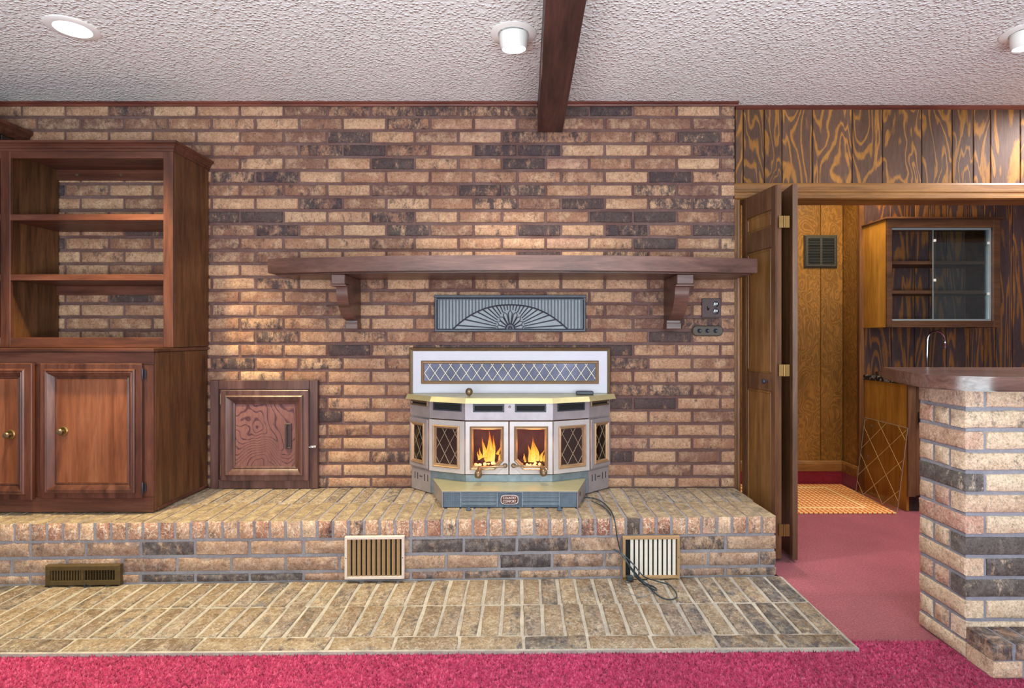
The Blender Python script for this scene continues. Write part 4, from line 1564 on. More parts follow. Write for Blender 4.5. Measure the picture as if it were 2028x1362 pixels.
for u0, u1 in ((0.004, 0.084), (0.584, BW - 0.004)):
    k_ = u0
    while k_ < u1:
        fbox(bm, Fb, k_, k_ + 0.0012, 0.004, BHh - 0.002, 0.0, 0.002); k_ += 0.0055
    k_ = 0.004
    while k_ < BHh - 0.004:
        fbox(bm, Fb, u0, u1, k_, k_ + 0.0012, 0.0, 0.0018); k_ += 0.0055
obj('wire_mesh', bm, M['steel'], bf, kind='stuff')
bm = NB(); fbox(bm, Fb, 0, BW, BHh - 0.004, BHh, 0.0, 0.0125)
obj('top_rim', bm, M['steel'], bf)
# badge
bu, bv, bw_, bh_ = BW * 0.5 - 0.002, 0.040, 0.088, 0.046
bm = NB()
def octo(w2, h2, n_):
    pts_ = []
    for k_ in range(n_):
        a_ = 2 * PI * k_ / n_
        c_, s_ = math.cos(a_), math.sin(a_)
        pts_.append((bu + w2 * math.copysign(abs(c_) ** 0.45, c_), bv + h2 * math.copysign(abs(s_) ** 0.6, s_)))
    return pts_
for sc_, n0_, n1_ in ((1.0, 0.006, 0.010),):
    pp = octo(bw_ / 2, bh_ / 2, 28)
    a_ = [bm.verts.new(Fb.p(u, v, n0_)) for u, v in pp]; b_ = [bm.verts.new(Fb.p(u, v, n1_)) for u, v in pp]
    bm.faces.new(a_[::-1]); bm.faces.new(b_)
    for i_ in range(28):
        bm.faces.new((a_[i_], a_[(i_ + 1) % 28], b_[(i_ + 1) % 28], b_[i_]))
fbox(bm, Fb, bu - 0.03, bu + 0.03, bv - 0.015, bv + 0.015, 0.0, 0.006)
bd = obj('badge', bm, M['badge_txt'], st, label='oval brown badge with cream lettering')
bm = NB()
pp = octo(bw_ / 2 - 0.003, bh_ / 2 - 0.003, 28)
a_ = [bm.verts.new(Fb.p(u, v, 0.0100)) for u, v in pp]; b_ = [bm.verts.new(Fb.p(u, v, 0.0108)) for u, v in pp]
bm.faces.new(b_); bm.faces.new(a_[::-1])
for i_ in range(28):
    bm.faces.new((a_[i_], a_[(i_ + 1) % 28], b_[(i_ + 1) % 28], b_[i_]))
obj('badge_face', bm, M['badge'], bd)


def lettering(txt, F, u, v, size, n_, width, parent, mat):
    cu_ = bpy.data.curves.new('lettering', 'FONT')
    cu_.body = txt
    cu_.size = size
    cu_.align_x = 'CENTER'
    cu_.align_y = 'CENTER'
    cu_.extrude = 0.0004
    cu_.offset = size * 0.015
    tmp = bpy.data.objects.new('tmp', cu_)
    COL.objects.link(tmp)
    dg = bpy.context.evaluated_depsgraph_get()
    dg.update()
    m_ = bpy.data.meshes.new_from_object(tmp.evaluated_get(dg))
    bpy.data.objects.remove(tmp)
    bm = NB()
    bm.from_mesh(m_)
    bpy.data.meshes.remove(m_)
    xs_ = [q.co.x for q in bm.verts]
    k_ = width / (max(xs_) - min(xs_))
    for q in bm.verts:
        q.co = F.p(u + q.co.x * k_, v + q.co.y, n_ + q.co.z)
    return obj('lettering', bm, mat, parent)


lettering('COUNTRY', Fb, bu, bv + 0.0085, 0.0175, 0.0112, 0.066, bd, M['badge_txt'])
lettering('COMFORT', Fb, bu, bv - 0.0085, 0.0175, 0.0112, 0.066, bd, M['badge_txt'])
for px_ in (928, 1108):
    bm = NB(); lathe(bm, [(0.0, 0.0), (0.013, 0.0), (0.014, 0.004), (0.008, 0.006), (0.008, 0.012), (0, 0.013)], (X_(px_, 2.83), 2.832 - DW, ZR + 0.001), (0, 0, 1), 10)
    obj('levelling_foot', bm, M['dusty'], st, True)

# logs, embers and flames
def log(a, b, r0, nm='log', mat=None):
    bm = NB()
    a, b = Vector(a), Vector(b)
    n_ = 7
    tube(bm, [a.lerp(b, i_ / n_) + Vector((R.uniform(-.003, .003), R.uniform(-.003, .003), R.uniform(-.003, .003))) for i_ in range(n_ + 1)],
         [r0 * R.uniform(0.8, 1.15) for _ in range(n_ + 1)], 8)
    obj(nm, bm, mat or M['log'], st, True, angle=60)


fyc = 3.14 - DW
log((-0.27, fyc + 0.01, 0.455), (-0.10, fyc - 0.02, 0.462), 0.020)
log((-0.24, fyc - 0.03, 0.478), (-0.13, fyc + 0.03, 0.497), 0.016)
log((-0.04, fyc + 0.01, 0.455), (0.13, fyc - 0.01, 0.458), 0.020)
log((-0.02, fyc - 0.025, 0.480), (0.10, fyc + 0.03, 0.492), 0.016)
log((-0.15, fyc + 0.04, 0.46), (0.02, fyc + 0.03, 0.47), 0.019)
for cx, ww in ((-0.215, 0.06), (0.045, 0.07)):
    for k_ in range(14):
        bm = NB()
        bmesh.ops.create_icosphere(bm, subdivisions=1, radius=R.uniform(0.006, 0.013))
        p_ = Vector((cx + R.uniform(-ww, ww), fyc - 0.045 + R.uniform(-0.02, 0.03), 0.441 + R.uniform(0, 0.03)))
        for v_ in bm.verts:
            v_.co = v_.co * R.uniform(0.7, 1.2) + p_
        obj('ember', bm, M['ember'], st)


def tongue(x, y, z, h, r, lean, seed):
    rr_ = random.Random(seed)
    bm = NB()
    n_ = 12
    path, rad = [], []
    ph = rr_.uniform(0, 6)
    for i_ in range(n_ + 1):
        t_ = i_ / n_
        path.append((x + lean * t_ * t_ + math.sin(t_ * 5 + ph) * 0.006 * t_, y + math.cos(t_ * 4 + ph) * 0.004 * t_, z + h * t_))
        rad.append(max(0.0006, r * (math.sin(PI * min(1, t_ * 0.75 + 0.25)) ** 0.9) * (1 - t_) ** 0.55 + 0.0004))
    tube(bm, path, rad, 9)
    obj('flame', bm, M['flame'], st, True, angle=80)


for i_, (dx, h, r, ln) in enumerate([(0, .165, .017, .004), (-.022, .125, .014, -.012), (.022, .140, .014, .010), (.008, .10, .018, -.006), (-.04, .07, .010, -.01), (.045, .075, .011, .016), (-.01, .08, .017, .01), (.06, .05, .008, .01), (-.055, .045, .007, -.006)]):
    tongue(-0.198 + dx, fyc + R.uniform(-0.03, 0.02), 0.478, h, r, ln, i_)
for i_, (dx, h, r, ln) in enumerate([(0, .135, .015, -.010), (-.018, .095, .013, -.006), (.020, .105, .014, -.012), (.0, .075, .018, .004), (.042, .06, .010, .012), (-.045, .045, .008, -.014), (.06, .05, .009, .01)]):
    tongue(0.045 + dx, fyc + R.uniform(-0.03, 0.02), 0.476, h, r, ln, 30 + i_)
for nm, x in (('fire_glow_left', -0.2), ('fire_glow_right', 0.05)):
    l = bpy.data.lights.new(nm, 'POINT')
    l.energy = 0.55
    l.color = (1.0, 0.42, 0.12)
    l.shadow_soft_size = 0.04
    lo2 = bpy.data.objects.new(nm, l)
    COL.objects.link(lo2)
    lo2.location = (x, fyc - 0.045, 0.56)

# ================================================================== SWITCHES
Fp = Fr((0, -0.004, 0), (1, 0, 0))
sx0, sx1, sz0, sz1 = X_(1390, 3.25), X_(1428, 3.25), Z_(628.5, 3.25), Z_(590.5, 3.25)
sp = thing('switch_plate', 'square brown wall plate with a toggle and two sockets', 'switch', ((sx0 + sx1) / 2, -0.01, sz0))
bm = NB(); fbox(bm, Fp, sx0, sx1, sz0, sz1, 0.0, 0.007, 0.002)
obj('plate', bm, M['plate'], sp)
sw_, sh_ = sx1 - sx0, sz1 - sz0
bm = NB(); hexa(bm, [Fp.p(sx0 + sw_ * 0.32 + du, sz0 + sh_ * 0.48 + dv, n_) for du, dv, n_ in
                     ((-.005, -.012, .007), (.005, -.012, .007), (.005, .012, .007), (-.005, .012, .007), (-.004, .002, .019), (.004, .002, .019), (.004, .010, .019), (-.004, .010, .019))])
obj('toggle', bm, M['black'], sp)
for fv in (0.32, 0.68):
    bm = NB(); c = Fp.p(sx0 + sw_ * 0.72, sz0 + sh_ * fv, 0.007)
    lathe(bm, [(0.017, 0), (0.017, 0.002), (0.015, 0.003), (0, 0.003)], c, (0, -1, 0), 18)
    s_ = obj('socket', bm, M['black'], sp, True)
    bm = NB()
    fbox(bm, Fp, c.x - 0.008, c.x - 0.004, c.z - 0.002, c.z + 0.009, 0.0101, 0.0108)
    fbox(bm, Fp, c.x + 0.004, c.x + 0.0075, c.z - 0.001, c.z + 0.008, 0.0101, 0.0108)
    obj('contact', bm, M['chrome'], s_)
dx0, dx1, dz0, dz1 = X_(1371, 3.25), X_(1432, 3.25), Z_(665.5, 3.25), Z_(644.5, 3.25)
dp = thing('dimmer_plate', 'oblong grey brown plate with three round control knobs', 'switch', ((dx0 + dx1) / 2, -0.01, dz0))
bm = NB()
r_ = (dz1 - dz0) * 0.42
pp = []
for cx, cz, a0 in ((dx1 - r_, dz0 + r_, -90), (dx1 - r_, dz1 - r_, 0), (dx0 + r_, dz1 - r_, 90), (dx0 + r_, dz0 + r_, 180)):
    for k_ in range(6):
        a_ = math.radians(a0 + k_ * 18)
        pp.append((cx + r_ * math.cos(a_), cz + r_ * math.sin(a_)))
fring(bm, Fp, pp, [(0, 0), (0, 0.004), (0.004, 0.011), (0.008, 0.012)], cap=True)
obj('plate', bm, M['dim_plate'], dp)
for k_ in range(3):
    bm = NB(); c = Fp.p(dx0 + (dx1 - dx0) * (0.22 + 0.26 * k_), (dz0 + dz1) / 2, 0.0123)
    lathe(bm, [(0.012, 0), (0.012, 0.003), (0.008, 0.007), (0.007, 0.018), (0.0055, 0.020), (0, 0.020)], c, (0, -1, 0), 14)
    obj('knob', bm, M['iron'], dp, True)

# ================================================================== REGISTERS
def Yfw(x):
    return Yf(x) - 0.004


# brown floor register on the raised hearth front
ra = X_(106, 2.66); rb = X_(249, 2.66)
fr0 = thing('floor_register', 'brown metal register with thin slats low on the hearth front', 'register', ((ra + rb) / 2, Yfw(ra), ZL))
Fq = Fr((ra, Yfw(ra) - 0.002, ZL + 0.004), (math.cos(SK), math.sin(SK), 0))
W_, H_ = (rb - ra) / math.cos(SK), 0.092
bm = NB(); fbox(bm, Fq, 0.006, W_ - 0.006, 0.004, H_ - 0.004, 0.0, 0.006)
obj('backing', bm, M['slotshade'], fr0)
bm = NB()
fring(bm, Fq, rect(0, W_, 0, H_), [(0, 0), (0, 0.018), (0.004, 0.022), (0.022, 0.022), (0.024, 0.017), (0.024, 0.006)])
fbox(bm, Fq, W_ / 2 - 0.006, W_ / 2 + 0.006, 0.022, H_ - 0.022, 0.006, 0.021)
obj('frame', bm, M['bronze_reg'], fr0)
for s_ in range(2):
    u0 = 0.026 if s_ == 0 else W_ / 2 + 0.008
    for k_ in range(11):
        u = u0 + k_ * (W_ / 2 - 0.036) / 10.5
        bm = NB()
        if s_ == 0:
            fbox(bm, Fq, u, u + 0.0065, 0.024, H_ - 0.024, 0.008, 0.019)
        else:
            fbox(bm, Fq, u, u + 0.0028, 0.024, H_ - 0.024, 0.008, 0.020)
        obj('slat', bm, M['bronze_reg'], fr0)
bm = NB(); fbox(bm, Fq, W_ * 0.53, W_ * 0.53 + 0.008, -0.004, 0.008, 0.02, 0.028, 0.001)
obj('lever', bm, M['iron'], fr0)


def wall_grille(px0, px1, py0, py1, D, label, ivory):
    x0, x1 = X_(px0, D), X_(px1, D)
    g = thing('hearth_grille', label, 'grille', ((x0 + x1) / 2, Yfw(x0), ZL))
    z0, z1 = max(Z_(py1, D), ZL + 0.003), Z_(py0, D)
    F3 = Fr((x0, Yfw(x0) - 0.002, z0), (math.cos(SK), math.sin(SK), 0))
    W2, H2 = x1 - x0, z1 - z0
    bm = NB(); fbox(bm, F3, 0.01, W2 - 0.01, 0.01, H2 - 0.01, 0.0, 0.003)
    obj('backing', bm, M['slotshade'], g)  # dark sheet whose colour stands in for shade in the open duct
    bm = NB(); fring(bm, F3, rect(0, W2, 0, H2), [(0, 0), (0, 0.020), (0.001, 0.021), (0.011, 0.021), (0.012, 0.019), (0.012, 0.003)])
    fr_ = obj('frame', bm, M['pink_frame'] if not ivory else M['slat_gold'], g)
    for u in (0.006, W2 - 0.006):
        bm = NB(); lathe(bm, [(0.0025, 0), (0.002, 0.001), (0, 0.0012)], F3.p(u, H2 / 2, 0.021), F3.n, 8)
        obj('screw', bm, M['iron'], fr_)
    n_ = 11
    iw = W2 - 0.024
    for k_ in range(n_):
        u = 0.012 + iw * (k_ + 0.5) / n_
        bm = NB()
        if ivory:
            if k_ == 0:
                continue
            fbox(bm, F3, u - 0.0085, u + 0.0065, 0.012, H2 - 0.012, 0.006, 0.010, 0.001)
            m_ = M['slat_ivory']
        else:
            pp = [F3.p(uu, v, nn) for v in (0.012, H2 - 0.012) for uu, nn in ((u - 0.0105, 0.018), (u + 0.001, 0.008), (u + 0.003, 0.0095), (u - 0.0085, 0.0200))]
            hexa(bm, pp)
            m_ = M['slat_gold']
        obj('slat', bm, m_, g)
    return g


wall_grille(686, 802, 1059, 1142, 2.68, 'beige framed grille with tilted tan slats left of the cord', False)
wall_grille(1231, 1343, 1058, 1140, 2.725, 'tan framed grille with ivory slats behind the hanging cord', True)

# ================================================================== CORD
cd = thing('power_cord', 'dark power cord hanging from the stove over the hearth edge', 'cord', (0.4, -0.6, ZL))
def P3(px_, py_, D):
    return (X_(px_, D), D - DW, Z_(py_, D))


ZC = ZR + 0.006
def on_raised(px_, py_, up=0.009):
    D = (EYE - ZR - up) * F_PX / (py_ - 668.0)
    return (X_(px_, D), D - DW, ZR + up)


def on_low(px_, py_, up=0.012):
    D = (EYE - ZL - up) * F_PX / (py_ - 668.0)
    return (X_(px_, D), D - DW, ZL + up)


DF = 2.66
main = [P3(1158, 985, 2.98), on_raised(1172, 986), on_raised(1190, 992), on_raised(1206, 1006), on_raised(1214, 1020, 0.007), P3(1218.5, 1036, DF), P3(1222, 1062, DF), P3(1229, 1090, DF),
        P3(1240, 1110, DF - 0.03), P3(1256, 1135, DF - 0.05), on_low(1280, 1158), on_low(1305, 1180), on_low(1325, 1187), on_low(1339, 1183),
        on_low(1338, 1172), on_low(1325, 1158), on_low(1300, 1150, 0.012), P3(1275, 1141, DF - 0.06), P3(1255, 1118, DF - 0.04), P3(1236, 1100, DF - 0.035), P3(1216, 1087, DF - 0.02)]
bm = NB(); tube(bm, smooth_path(main, 7), 0.0032, 8)
obj('cable', bm, M['cord'], cd, True)
back = [P3(1216, 1087, DF - 0.024), P3(1232, 1099, DF - 0.045), P3(1250, 1124, DF - 0.06), on_low(1275, 1152, 0.012), on_low(1295, 1162, 0.012), on_low(1300, 1168), on_low(1288, 1164), on_low(1268, 1150, 0.012), P3(1256, 1139, DF - 0.075)]
bm = NB(); tube(bm, smooth_path(back, 7), 0.0036, 8)
obj('folded_loop', bm, M['cord'], cd, True)
second = [on_raised(1172, 992, 0.006), on_raised(1190, 1000, 0.006), on_raised(1203, 1010, 0.006), on_raised(1210, 1019, 0.006)]
bm = NB(); tube(bm, smooth_path(second, 7), 0.0026, 8)
obj('second_wire', bm, M['cord'], cd, True)
thin = [on_low(1250, 1142, 0.009), on_low(1228, 1147, 0.009), on_low(1229, 1160, 0.009), on_low(1250, 1176, 0.009), on_low(1275, 1181, 0.009), on_low(1296, 1172, 0.009)]
bm = NB(); tube(bm, smooth_path(thin, 7), 0.0013, 6)
obj('thin_wire', bm, M['steel'], cd, True)
q = Vector(on_low(1247, 1146, 0.012))
bm = NB(); box(bm, q.x - 0.016, q.x + 0.016, q.y - 0.012, q.y + 0.012, ZL + 0.005, ZL + 0.028, 0.004)
pg = obj('plug', bm, M['cord'], cd, True)
bm = NB()
for s_ in (-1, 1):
    box(bm, q.x - 0.032, q.x - 0.016, q.y + s_ * 0.006 - 0.001, q.y + s_ * 0.006 + 0.001, ZL + 0.009, ZL + 0.015)
obj('prong', bm, M['brass'], pg)

# ================================================================== CEILING LIGHTS
def can(px_, py_, label, style):
    D = (CEIL - EYE) * F_PX / (668.0 - py_)
    x, y = X_(px_, D), D - DW
    c = thing('ceiling_light', label, 'ceiling light', (x, y, CEIL), 'recessed ceiling lights')
    bm = NB()
    lathe(bm, [(0.100, 0.0), (0.101, -0.003), (0.092, -0.007), (0.070, -0.008), (0.066, -0.004), (0.066, 0.0)], (x, y, CEIL - 0.0005), (0, 0, 1), 40)
    obj('trim_ring', bm, M['white'], c, True)
    if style == 'disc':
        bm = NB(); lathe(bm, [(0.0, 0.0), (0.0685, 0.0), (0.0685, -0.004), (0.0, -0.006)], (x, y, CEIL - 0.002), (0, 0, 1), 36)
        obj('lens', bm, M['lamp_on'], c, True, label='bright lit lens')
    else:
        ax = Vector((0.03, 0.12, -1)).normalized()
        bm = NB()
        o_ = Vector((x, y, CEIL - 0.001))
        lathe(bm, [(0.0, 0.002), (0.062, 0.002), (0.063, 0.02), (0.060, 0.045), (0.056, 0.062), (0.052, 0.066), (0.050, 0.060), (0.0, 0.060)], o_, ax, 32)
        obj('eyeball_housing', bm, M['white'], c, True)
        bm = NB()
        lathe(bm, [(0.0, 0.0605), (0.049, 0.0605), (0.046, 0.0655), (0.0, 0.068)], o_, ax, 28)
        obj('lamp_face', bm, M['bulb_on'], c, True, label='lit lamp face')
    return c, x, y


SPOTS = [can(144, 55, 'flat round recessed ceiling light glowing above the bookcase', 'disc'),
         can(1017, 66, 'white eyeball ceiling light beside the dark beam', 'eye'),
         can(2036, 63, 'recessed ceiling light at the right edge above the bar', 'eye')]
for (c, x, y), en, col, nm in ((SPOTS[0], 66, (1.0, 0.80, 0.40), 'can_lamp_left'), (SPOTS[1], 26, (1.0, 0.93, 0.80), 'can_lamp_middle'), (SPOTS[2], 16, (1.0, 0.93, 0.82), 'can_lamp_right')):
    l = bpy.data.lights.new(nm, 'SPOT')
    l.energy = en * 4
    l.color = col
    l.spot_size = math.radians(96 if 'left' in nm else 125)
    l.spot_blend = 0.7
    l.shadow_soft_size = 0.05
    o = bpy.data.objects.new(nm, l)
    COL.objects.link(o)
    o.location = (x, y, CEIL - 0.085)

# ================================================================== FOLDING DOOR
dr = thing('door_1', 'brown panelled bifold door folded open beside the brick wall', None, (1.3, -0.1, 0.0), kind='structure')
pA, pB = (1.238, 3.295 - DW), (1.283, 2.955 - DW)
def leaf(p0, p1, th, detail):
    """Leaf whose visible face runs from p0 (far) to p1 (near); thickness to the right."""
    u = Vector((p1[0] - p0[0], p1[1] - p0[1], 0))
    L = u.length
    u.normalize()
    nrm = Vector((u.y, -u.x, 0))
    if nrm.x > 0:
        nrm = -nrm
    F4 = Fr((p0[0], p0[1], 0.012), u, (0, 0, 1), nrm)
    Ht = 1.930 - 0.012
    bm = NB(); fbox(bm, F4, 0, L, 0, Ht, -th, -0.008, 0.001)
    lf = obj('leaf', bm, M['bifold_frame'], dr)
    if not detail:
        return F4, L, lf
    st_w = 0.045
    for nm, (u0, u1) in (('stile', (0, st_w)), ('stile', (L - st_w, L))):
        bm = NB(); fbox(bm, F4, u0, u1, 0, Ht, -0.0075, 0.0, 0.0015)
        obj(nm, bm, M['bifold_frame'], lf)
    for v0_, v1_ in ((0.0, 0.150), (0.855, 0.945), (1.605, 1.712), (1.800, Ht)):
        bm = NB(); fbox(bm, F4, st_w + 0.0005, L - st_w - 0.0005, v0_, v1_, -0.0075, -0.0005, 0.0015)
        obj('rail', bm, M['bifold_frame'], lf)
    for v0_, v1_ in ((0.150, 0.855), (0.945, 1.605), (1.712, 1.800)):
        bm = NB(); fring(bm, F4, rect(st_w, L - st_w, v0_, v1_), [(0, -0.0078), (0.008, -0.006), (0.010, -0.003), (0.014, -0.004), (0.016, -0.0068)], cap=True)
        obj('panel', bm, M['bifold'], lf)
    bm = NB()
    lathe(bm, [(0.006, 0), (0.006, 0.012), (0.013, 0.018), (0.015, 0.024), (0.012, 0.030), (0, 0.032)], F4.p(L - 0.075, 0.905, 0.0005), F4.n, 14)
    obj('knob', bm, M['iron'], lf, True)
    return F4, L, lf


F4, L4, lf1 = leaf(pA, pB, 0.032, True)
leaf((1.392, 3.27 - DW), (1.356, 2.945 - DW), 0.034, False)
for py_, D in ((440, 2.95), (733, 2.95), (1048, 2.95)):
    z = Z_(py_, D)
    bm = NB()
    for x0, x1 in ((1.292, 1.310), (1.326, 1.345)):
        box(bm, x0, x1, pB[1] - 0.020, pB[1] - 0.014, z - 0.03, z + 0.03)
    box(bm, 1.309, 1.327, pB[1] - 0.018, pB[1] - 0.015, z - 0.03, z + 0.03)
    tube(bm, [(1.318, pB[1] - 0.02, z - 0.03), (1.318, pB[1] - 0.02, z + 0.03)], 0.004, 8)
    obj('hinge', bm, M['brass'], dr)

# ================================================================== BAR
bar = thing('brick_bar', 'pale brick bar pier with a low brick foot ledge', 'bar', (1.9, -1.1, 0))
BX, BD0, BD1 = 1.572, 2.061 - DW, 2.308 - DW
bm = NB(); box(bm, BX + 0.006, 2.75, BD0 + 0.006, BD1 - 0.004, 0.0, 0.963)
box(bm, BX + 0.008, 2.75, 1.936 - DW + 0.006, BD0 + 0.02, 0.0, 0.113)
obj('mortar', bm, M['mortar_pier'], bar)
LEFT_DARK, FRONT_DARK = {4}, {7: 1, 8: 1, 9: 1}
for k in range(13):
    z1 = 0.960 - k * 0.0754
    z0 = z1 - 0.062
    if z0 < 0:
        z0 = 0.002
        if z1 < 0.02:
            continue
    zc, hg = (z0 + z1) / 2, round(z1 - z0, 3)
    even = k % 2 == 0
    def td():
        return R.random(), R.uniform(0.08, 0.34)
    if even:
        tn, dk = td()
        if k in LEFT_DARK:
            dk = 0.92
        # brick along the left side, its header at the front
        put_brick(bar, (BX, (BD0 + BD1) / 2, zc), (0, 0, -PI / 2), 0.245, hg, 0.066, M['pier'], tn, dk)
        x = BX + 0.078
        tn, dk = td()
        while x < 2.6:
            d = 0.9 if (k in FRONT_DARK and x < 1.8) else R.uniform(0.1, 0.4)
            put_brick(bar, (x + 0.1165, BD0, zc), (0, 0, 0), 0.233, hg, 0.066, M['pier'], R.random(), d)
            x += PITCH
    else:
        x = BX
        while x < 2.6:
            d = 0.93 if (k in FRONT_DARK and x < 1.8) else R.uniform(0.1, 0.4)
            put_brick(bar, (x + 0.1165, BD0, zc), (0, 0, 0), 0.233, hg, 0.070, M['pier'], R.random(), d if x > BX + 0.1 or k not in (7, 9) else 0.9)
            x += PITCH
        for y0 in (BD0 + 0.085, BD0 + 0.170):
            tn, dk = td()
            put_brick(bar, (BX, y0 + 0.036, zc), (0, 0, -PI / 2), 0.070, hg, 0.10, M['pier'], tn, dk)
# foot ledge
SD = 1.936 - DW
x = BX + 0.001
while x < 2.6:
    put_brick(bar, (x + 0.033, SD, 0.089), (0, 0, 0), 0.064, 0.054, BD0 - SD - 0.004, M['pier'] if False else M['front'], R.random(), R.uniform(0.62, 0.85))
    x += 0.076
x = BX + 0.001
first = True
while x < 2.6:
    wd = 0.10 if first else 0.233
    put_brick(bar, (x + wd / 2, SD, 0.029), (0, 0, 0), wd, 0.054, BD0 - SD - 0.004, M['pier'], R.random(), 0.2)
    x += wd + 0.012
    first = False

bt = thing('bar_counter', 'glossy dark wood bar top with a rounded corner on the brick pier', 'countertop', (2.0, -1.0, 0.966))
pts = [(1.592, 2.575 - DW), (1.50, 2.32 - DW), (1.437, 2.10 - DW)]
for i_ in range(1, 9):
    a_ = i_ / 8 * PI / 2
    pts.append((1.437 + 0.155 * (1 - math.cos(a_)), 2.10 - DW - 0.165 * math.sin(a_)))
pts += [(2.9, 1.935 - DW), (2.9, 2.56 - DW), (1.64, 2.56 - DW), (1.62, 2.578 - DW)]
bm = NB(); prism(bm, pts, 0.9645, 1.0145, 0.004, 2)
obj('slab', bm, M['walnut_top'], bt, True, angle=40)

# back counter
kc = thing('back_cabinet', 'yellow wood base cabinet under the black counter behind the bar', 'cabinet', (3.0, 0.8, 0))
KX, KF = 2.517, 3.79 - DW
bm = NB(); box(bm, KX, KX + 0.018, KF + 0.02, Y2 - 0.016, 0.0, 0.835, 0.001)
obj('side_panel', bm, M['gold_side'], kc, label='golden yellow end panel')
bm = NB(); box(bm, KX + 0.019, 4.3, KF + 0.022, Y2 - 0.016, 0.10, 0.835)
obj('carcass', bm, M['wallcab'], kc)
bm = NB(); box(bm, KX, KX + 0.05, KF, KF + 0.02, 0.10, 0.835, 0.001)
obj('stile', bm, M['bifold_frame'], kc)
for i_ in range(3):
    x0 = KX + 0.052 + i_ * 0.45
    bm = NB(); fring(bm, Fr((x0, KF + 0.02, 0.11), (1, 0, 0)), rect(0, 0.44, 0, 0.71), [(0, 0), (0, 0.018), (0.05, 0.018), (0.06, 0.010)], cap=True)
    d_ = obj('door', bm, M['bifold_frame'], kc)
    bm = NB(); fbox(bm, Fr((x0, KF + 0.002, 0.11), (1, 0, 0)), 0.01, 0.022, 0.47, 0.55, 0.0, 0.024, 0.003)
    obj('handle', bm, M['iron'], d_)
bm = NB(); box(bm, KX + 0.02, 4.3, KF + 0.03, KF + 0.045, 0.0, 0.099)
obj('toe_kick', bm, M['darkwood'], kc)
ct = thing('back_counter', 'black marbled countertop on the yellow cabinet', 'countertop', (3.0, 0.8, 0.836))
bm = NB(); box(bm, KX - 0.006, 4.3, KF - 0.02, Y2 - 0.003, 0.836, 0.871, 0.004)
obj('slab', bm, M['marble'], ct)
cb = thing('brass_box', 'small brass edged box on the black marbled counter corner', 'box', (2.62, Y2 - 0.09, 0.872))
bm = NB()
box(bm, 2.585, 2.640, Y2 - 0.08, Y2 - 0.04, 0.872, 0.896, 0.003)
obj('body', bm, M['wallcab'], cb)
bm = NB(); fring(bm, Fr((2.585, Y2 - 0.0805, 0.872), (1, 0, 0)), rect(0, 0.055, 0, 0.024), [(0, 0), (0, 0.002), (0.003, 0.002), (0.003, 0)])
obj('rim', bm, M['brass'], cb)

# faucet
fa = thing('bar_faucet', 'slim chrome gooseneck faucet behind the bar top', 'faucet', (2.865, 4.1 - DW, 0.871))
fyb = 4.1 - DW
xl, xr = X_(1837, 4.1), X_(1871, 4.1)
zt = Z_(656, 4.1)
rr_ = (xr - xl) / 2
path = [(xl - 0.006, fyb, 0.88), (xl - 0.004, fyb, 1.0), (xl, fyb, zt - rr_)]
for i_ in range(1, 10):
    a_ = PI - i_ / 9 * PI
    path.append((xl + rr_ + rr_ * math.cos(a_), fyb, zt - rr_ + rr_ * math.sin(a_)))
path.append((xr + 0.001, fyb, Z_(676, 4.1)))
bm = NB(); tube(bm, path, 0.0065, 10)
obj('spout', bm, M['chrome'], fa, True)
bm = NB(); lathe(bm, [(0.008, 0.0), (0.011, -0.004), (0.011, -0.045), (0.008, -0.05), (0, -0.05)], (xr + 0.001, fyb, Z_(676, 4.1) + 0.002), (0, 0, 1), 14)
obj('aerator', bm, M['chrome'], fa, True)
bm = NB(); lathe(bm, [(0.028, 0.0), (0.028, 0.006), (0.016, 0.012), (0.013, 0.03), (0.009, 0.035)], (xl - 0.006, fyb, 0.8712), (0, 0, 1), 18)
obj('base', bm, M['chrome'], fa, True)

# wall cabinet ---------------------------------------------------------------------
wc = thing('wall_cabinet', 'wall cabinet with golden side and sliding glass over the sink', 'cabinet', (2.9, 0.9, 1.22))
CX0, CX1, CF, CZ0, CZ1 = 2.509, 3.295, 4.0 - DW, Z_(648, 4.0), Z_(434, 4.0)
CBK = Y2 - 0.003
bm = NB(); box(bm, CX0, CX0 + 0.018, CF + 0.02, CBK, CZ0, CZ1, 0.001)
obj('side_panel', bm, M['gold_side'], wc, label='golden yellow side panel')
bm = NB(); box(bm, CX1 - 0.018, CX1, CF + 0.02, CBK, CZ0, CZ1, 0.001)
obj('side_panel', bm, M['wallcab'], wc)
bm = NB(); box(bm, CX0 + 0.019, CX1 - 0.019, CF + 0.02, CBK, CZ0 + 0.004, CZ0 + 0.022)
obj('bottom_panel', bm, M['wallcab'], wc)
bm = NB(); box(bm, CX0 + 0.019, CX1 - 0.019, CF + 0.02, CBK, CZ1 - 0.03, CZ1 - 0.004)
obj('top_panel', bm, M['wallcab'], wc)
ox0, ox1, oz0, oz1 = X_(1767, 4.0), X_(1968, 4.0), Z_(635, 4.0), Z_(450, 4.0)
for nm, (x0, x1, z0, z1) in (('frame_stile', (CX0, ox0, CZ0, CZ1)), ('frame_stile', (ox1, CX1, CZ0, CZ1)), ('frame_rail', (ox0, ox1, CZ0, oz0)), ('frame_rail', (ox0, ox1, oz1, CZ1))):
    bm = NB(); box(bm, x0 + 0.0003, x1 - 0.0003, CF, CF + 0.0195, z0, z1, 0.0015)
    obj(nm, bm, M['wallcab'], wc)
bm = NB(); prism(bm, [(CX0 - 0.012, CF - 0.012), (CX1 + 0.012, CF - 0.012), (CX1 + 0.012, CBK), (CX0 - 0.012, CBK)], CZ1 + 0.0005, CZ1 + 0.014, 0.003)
obj('cornice', bm, M['wallcab'], wc)
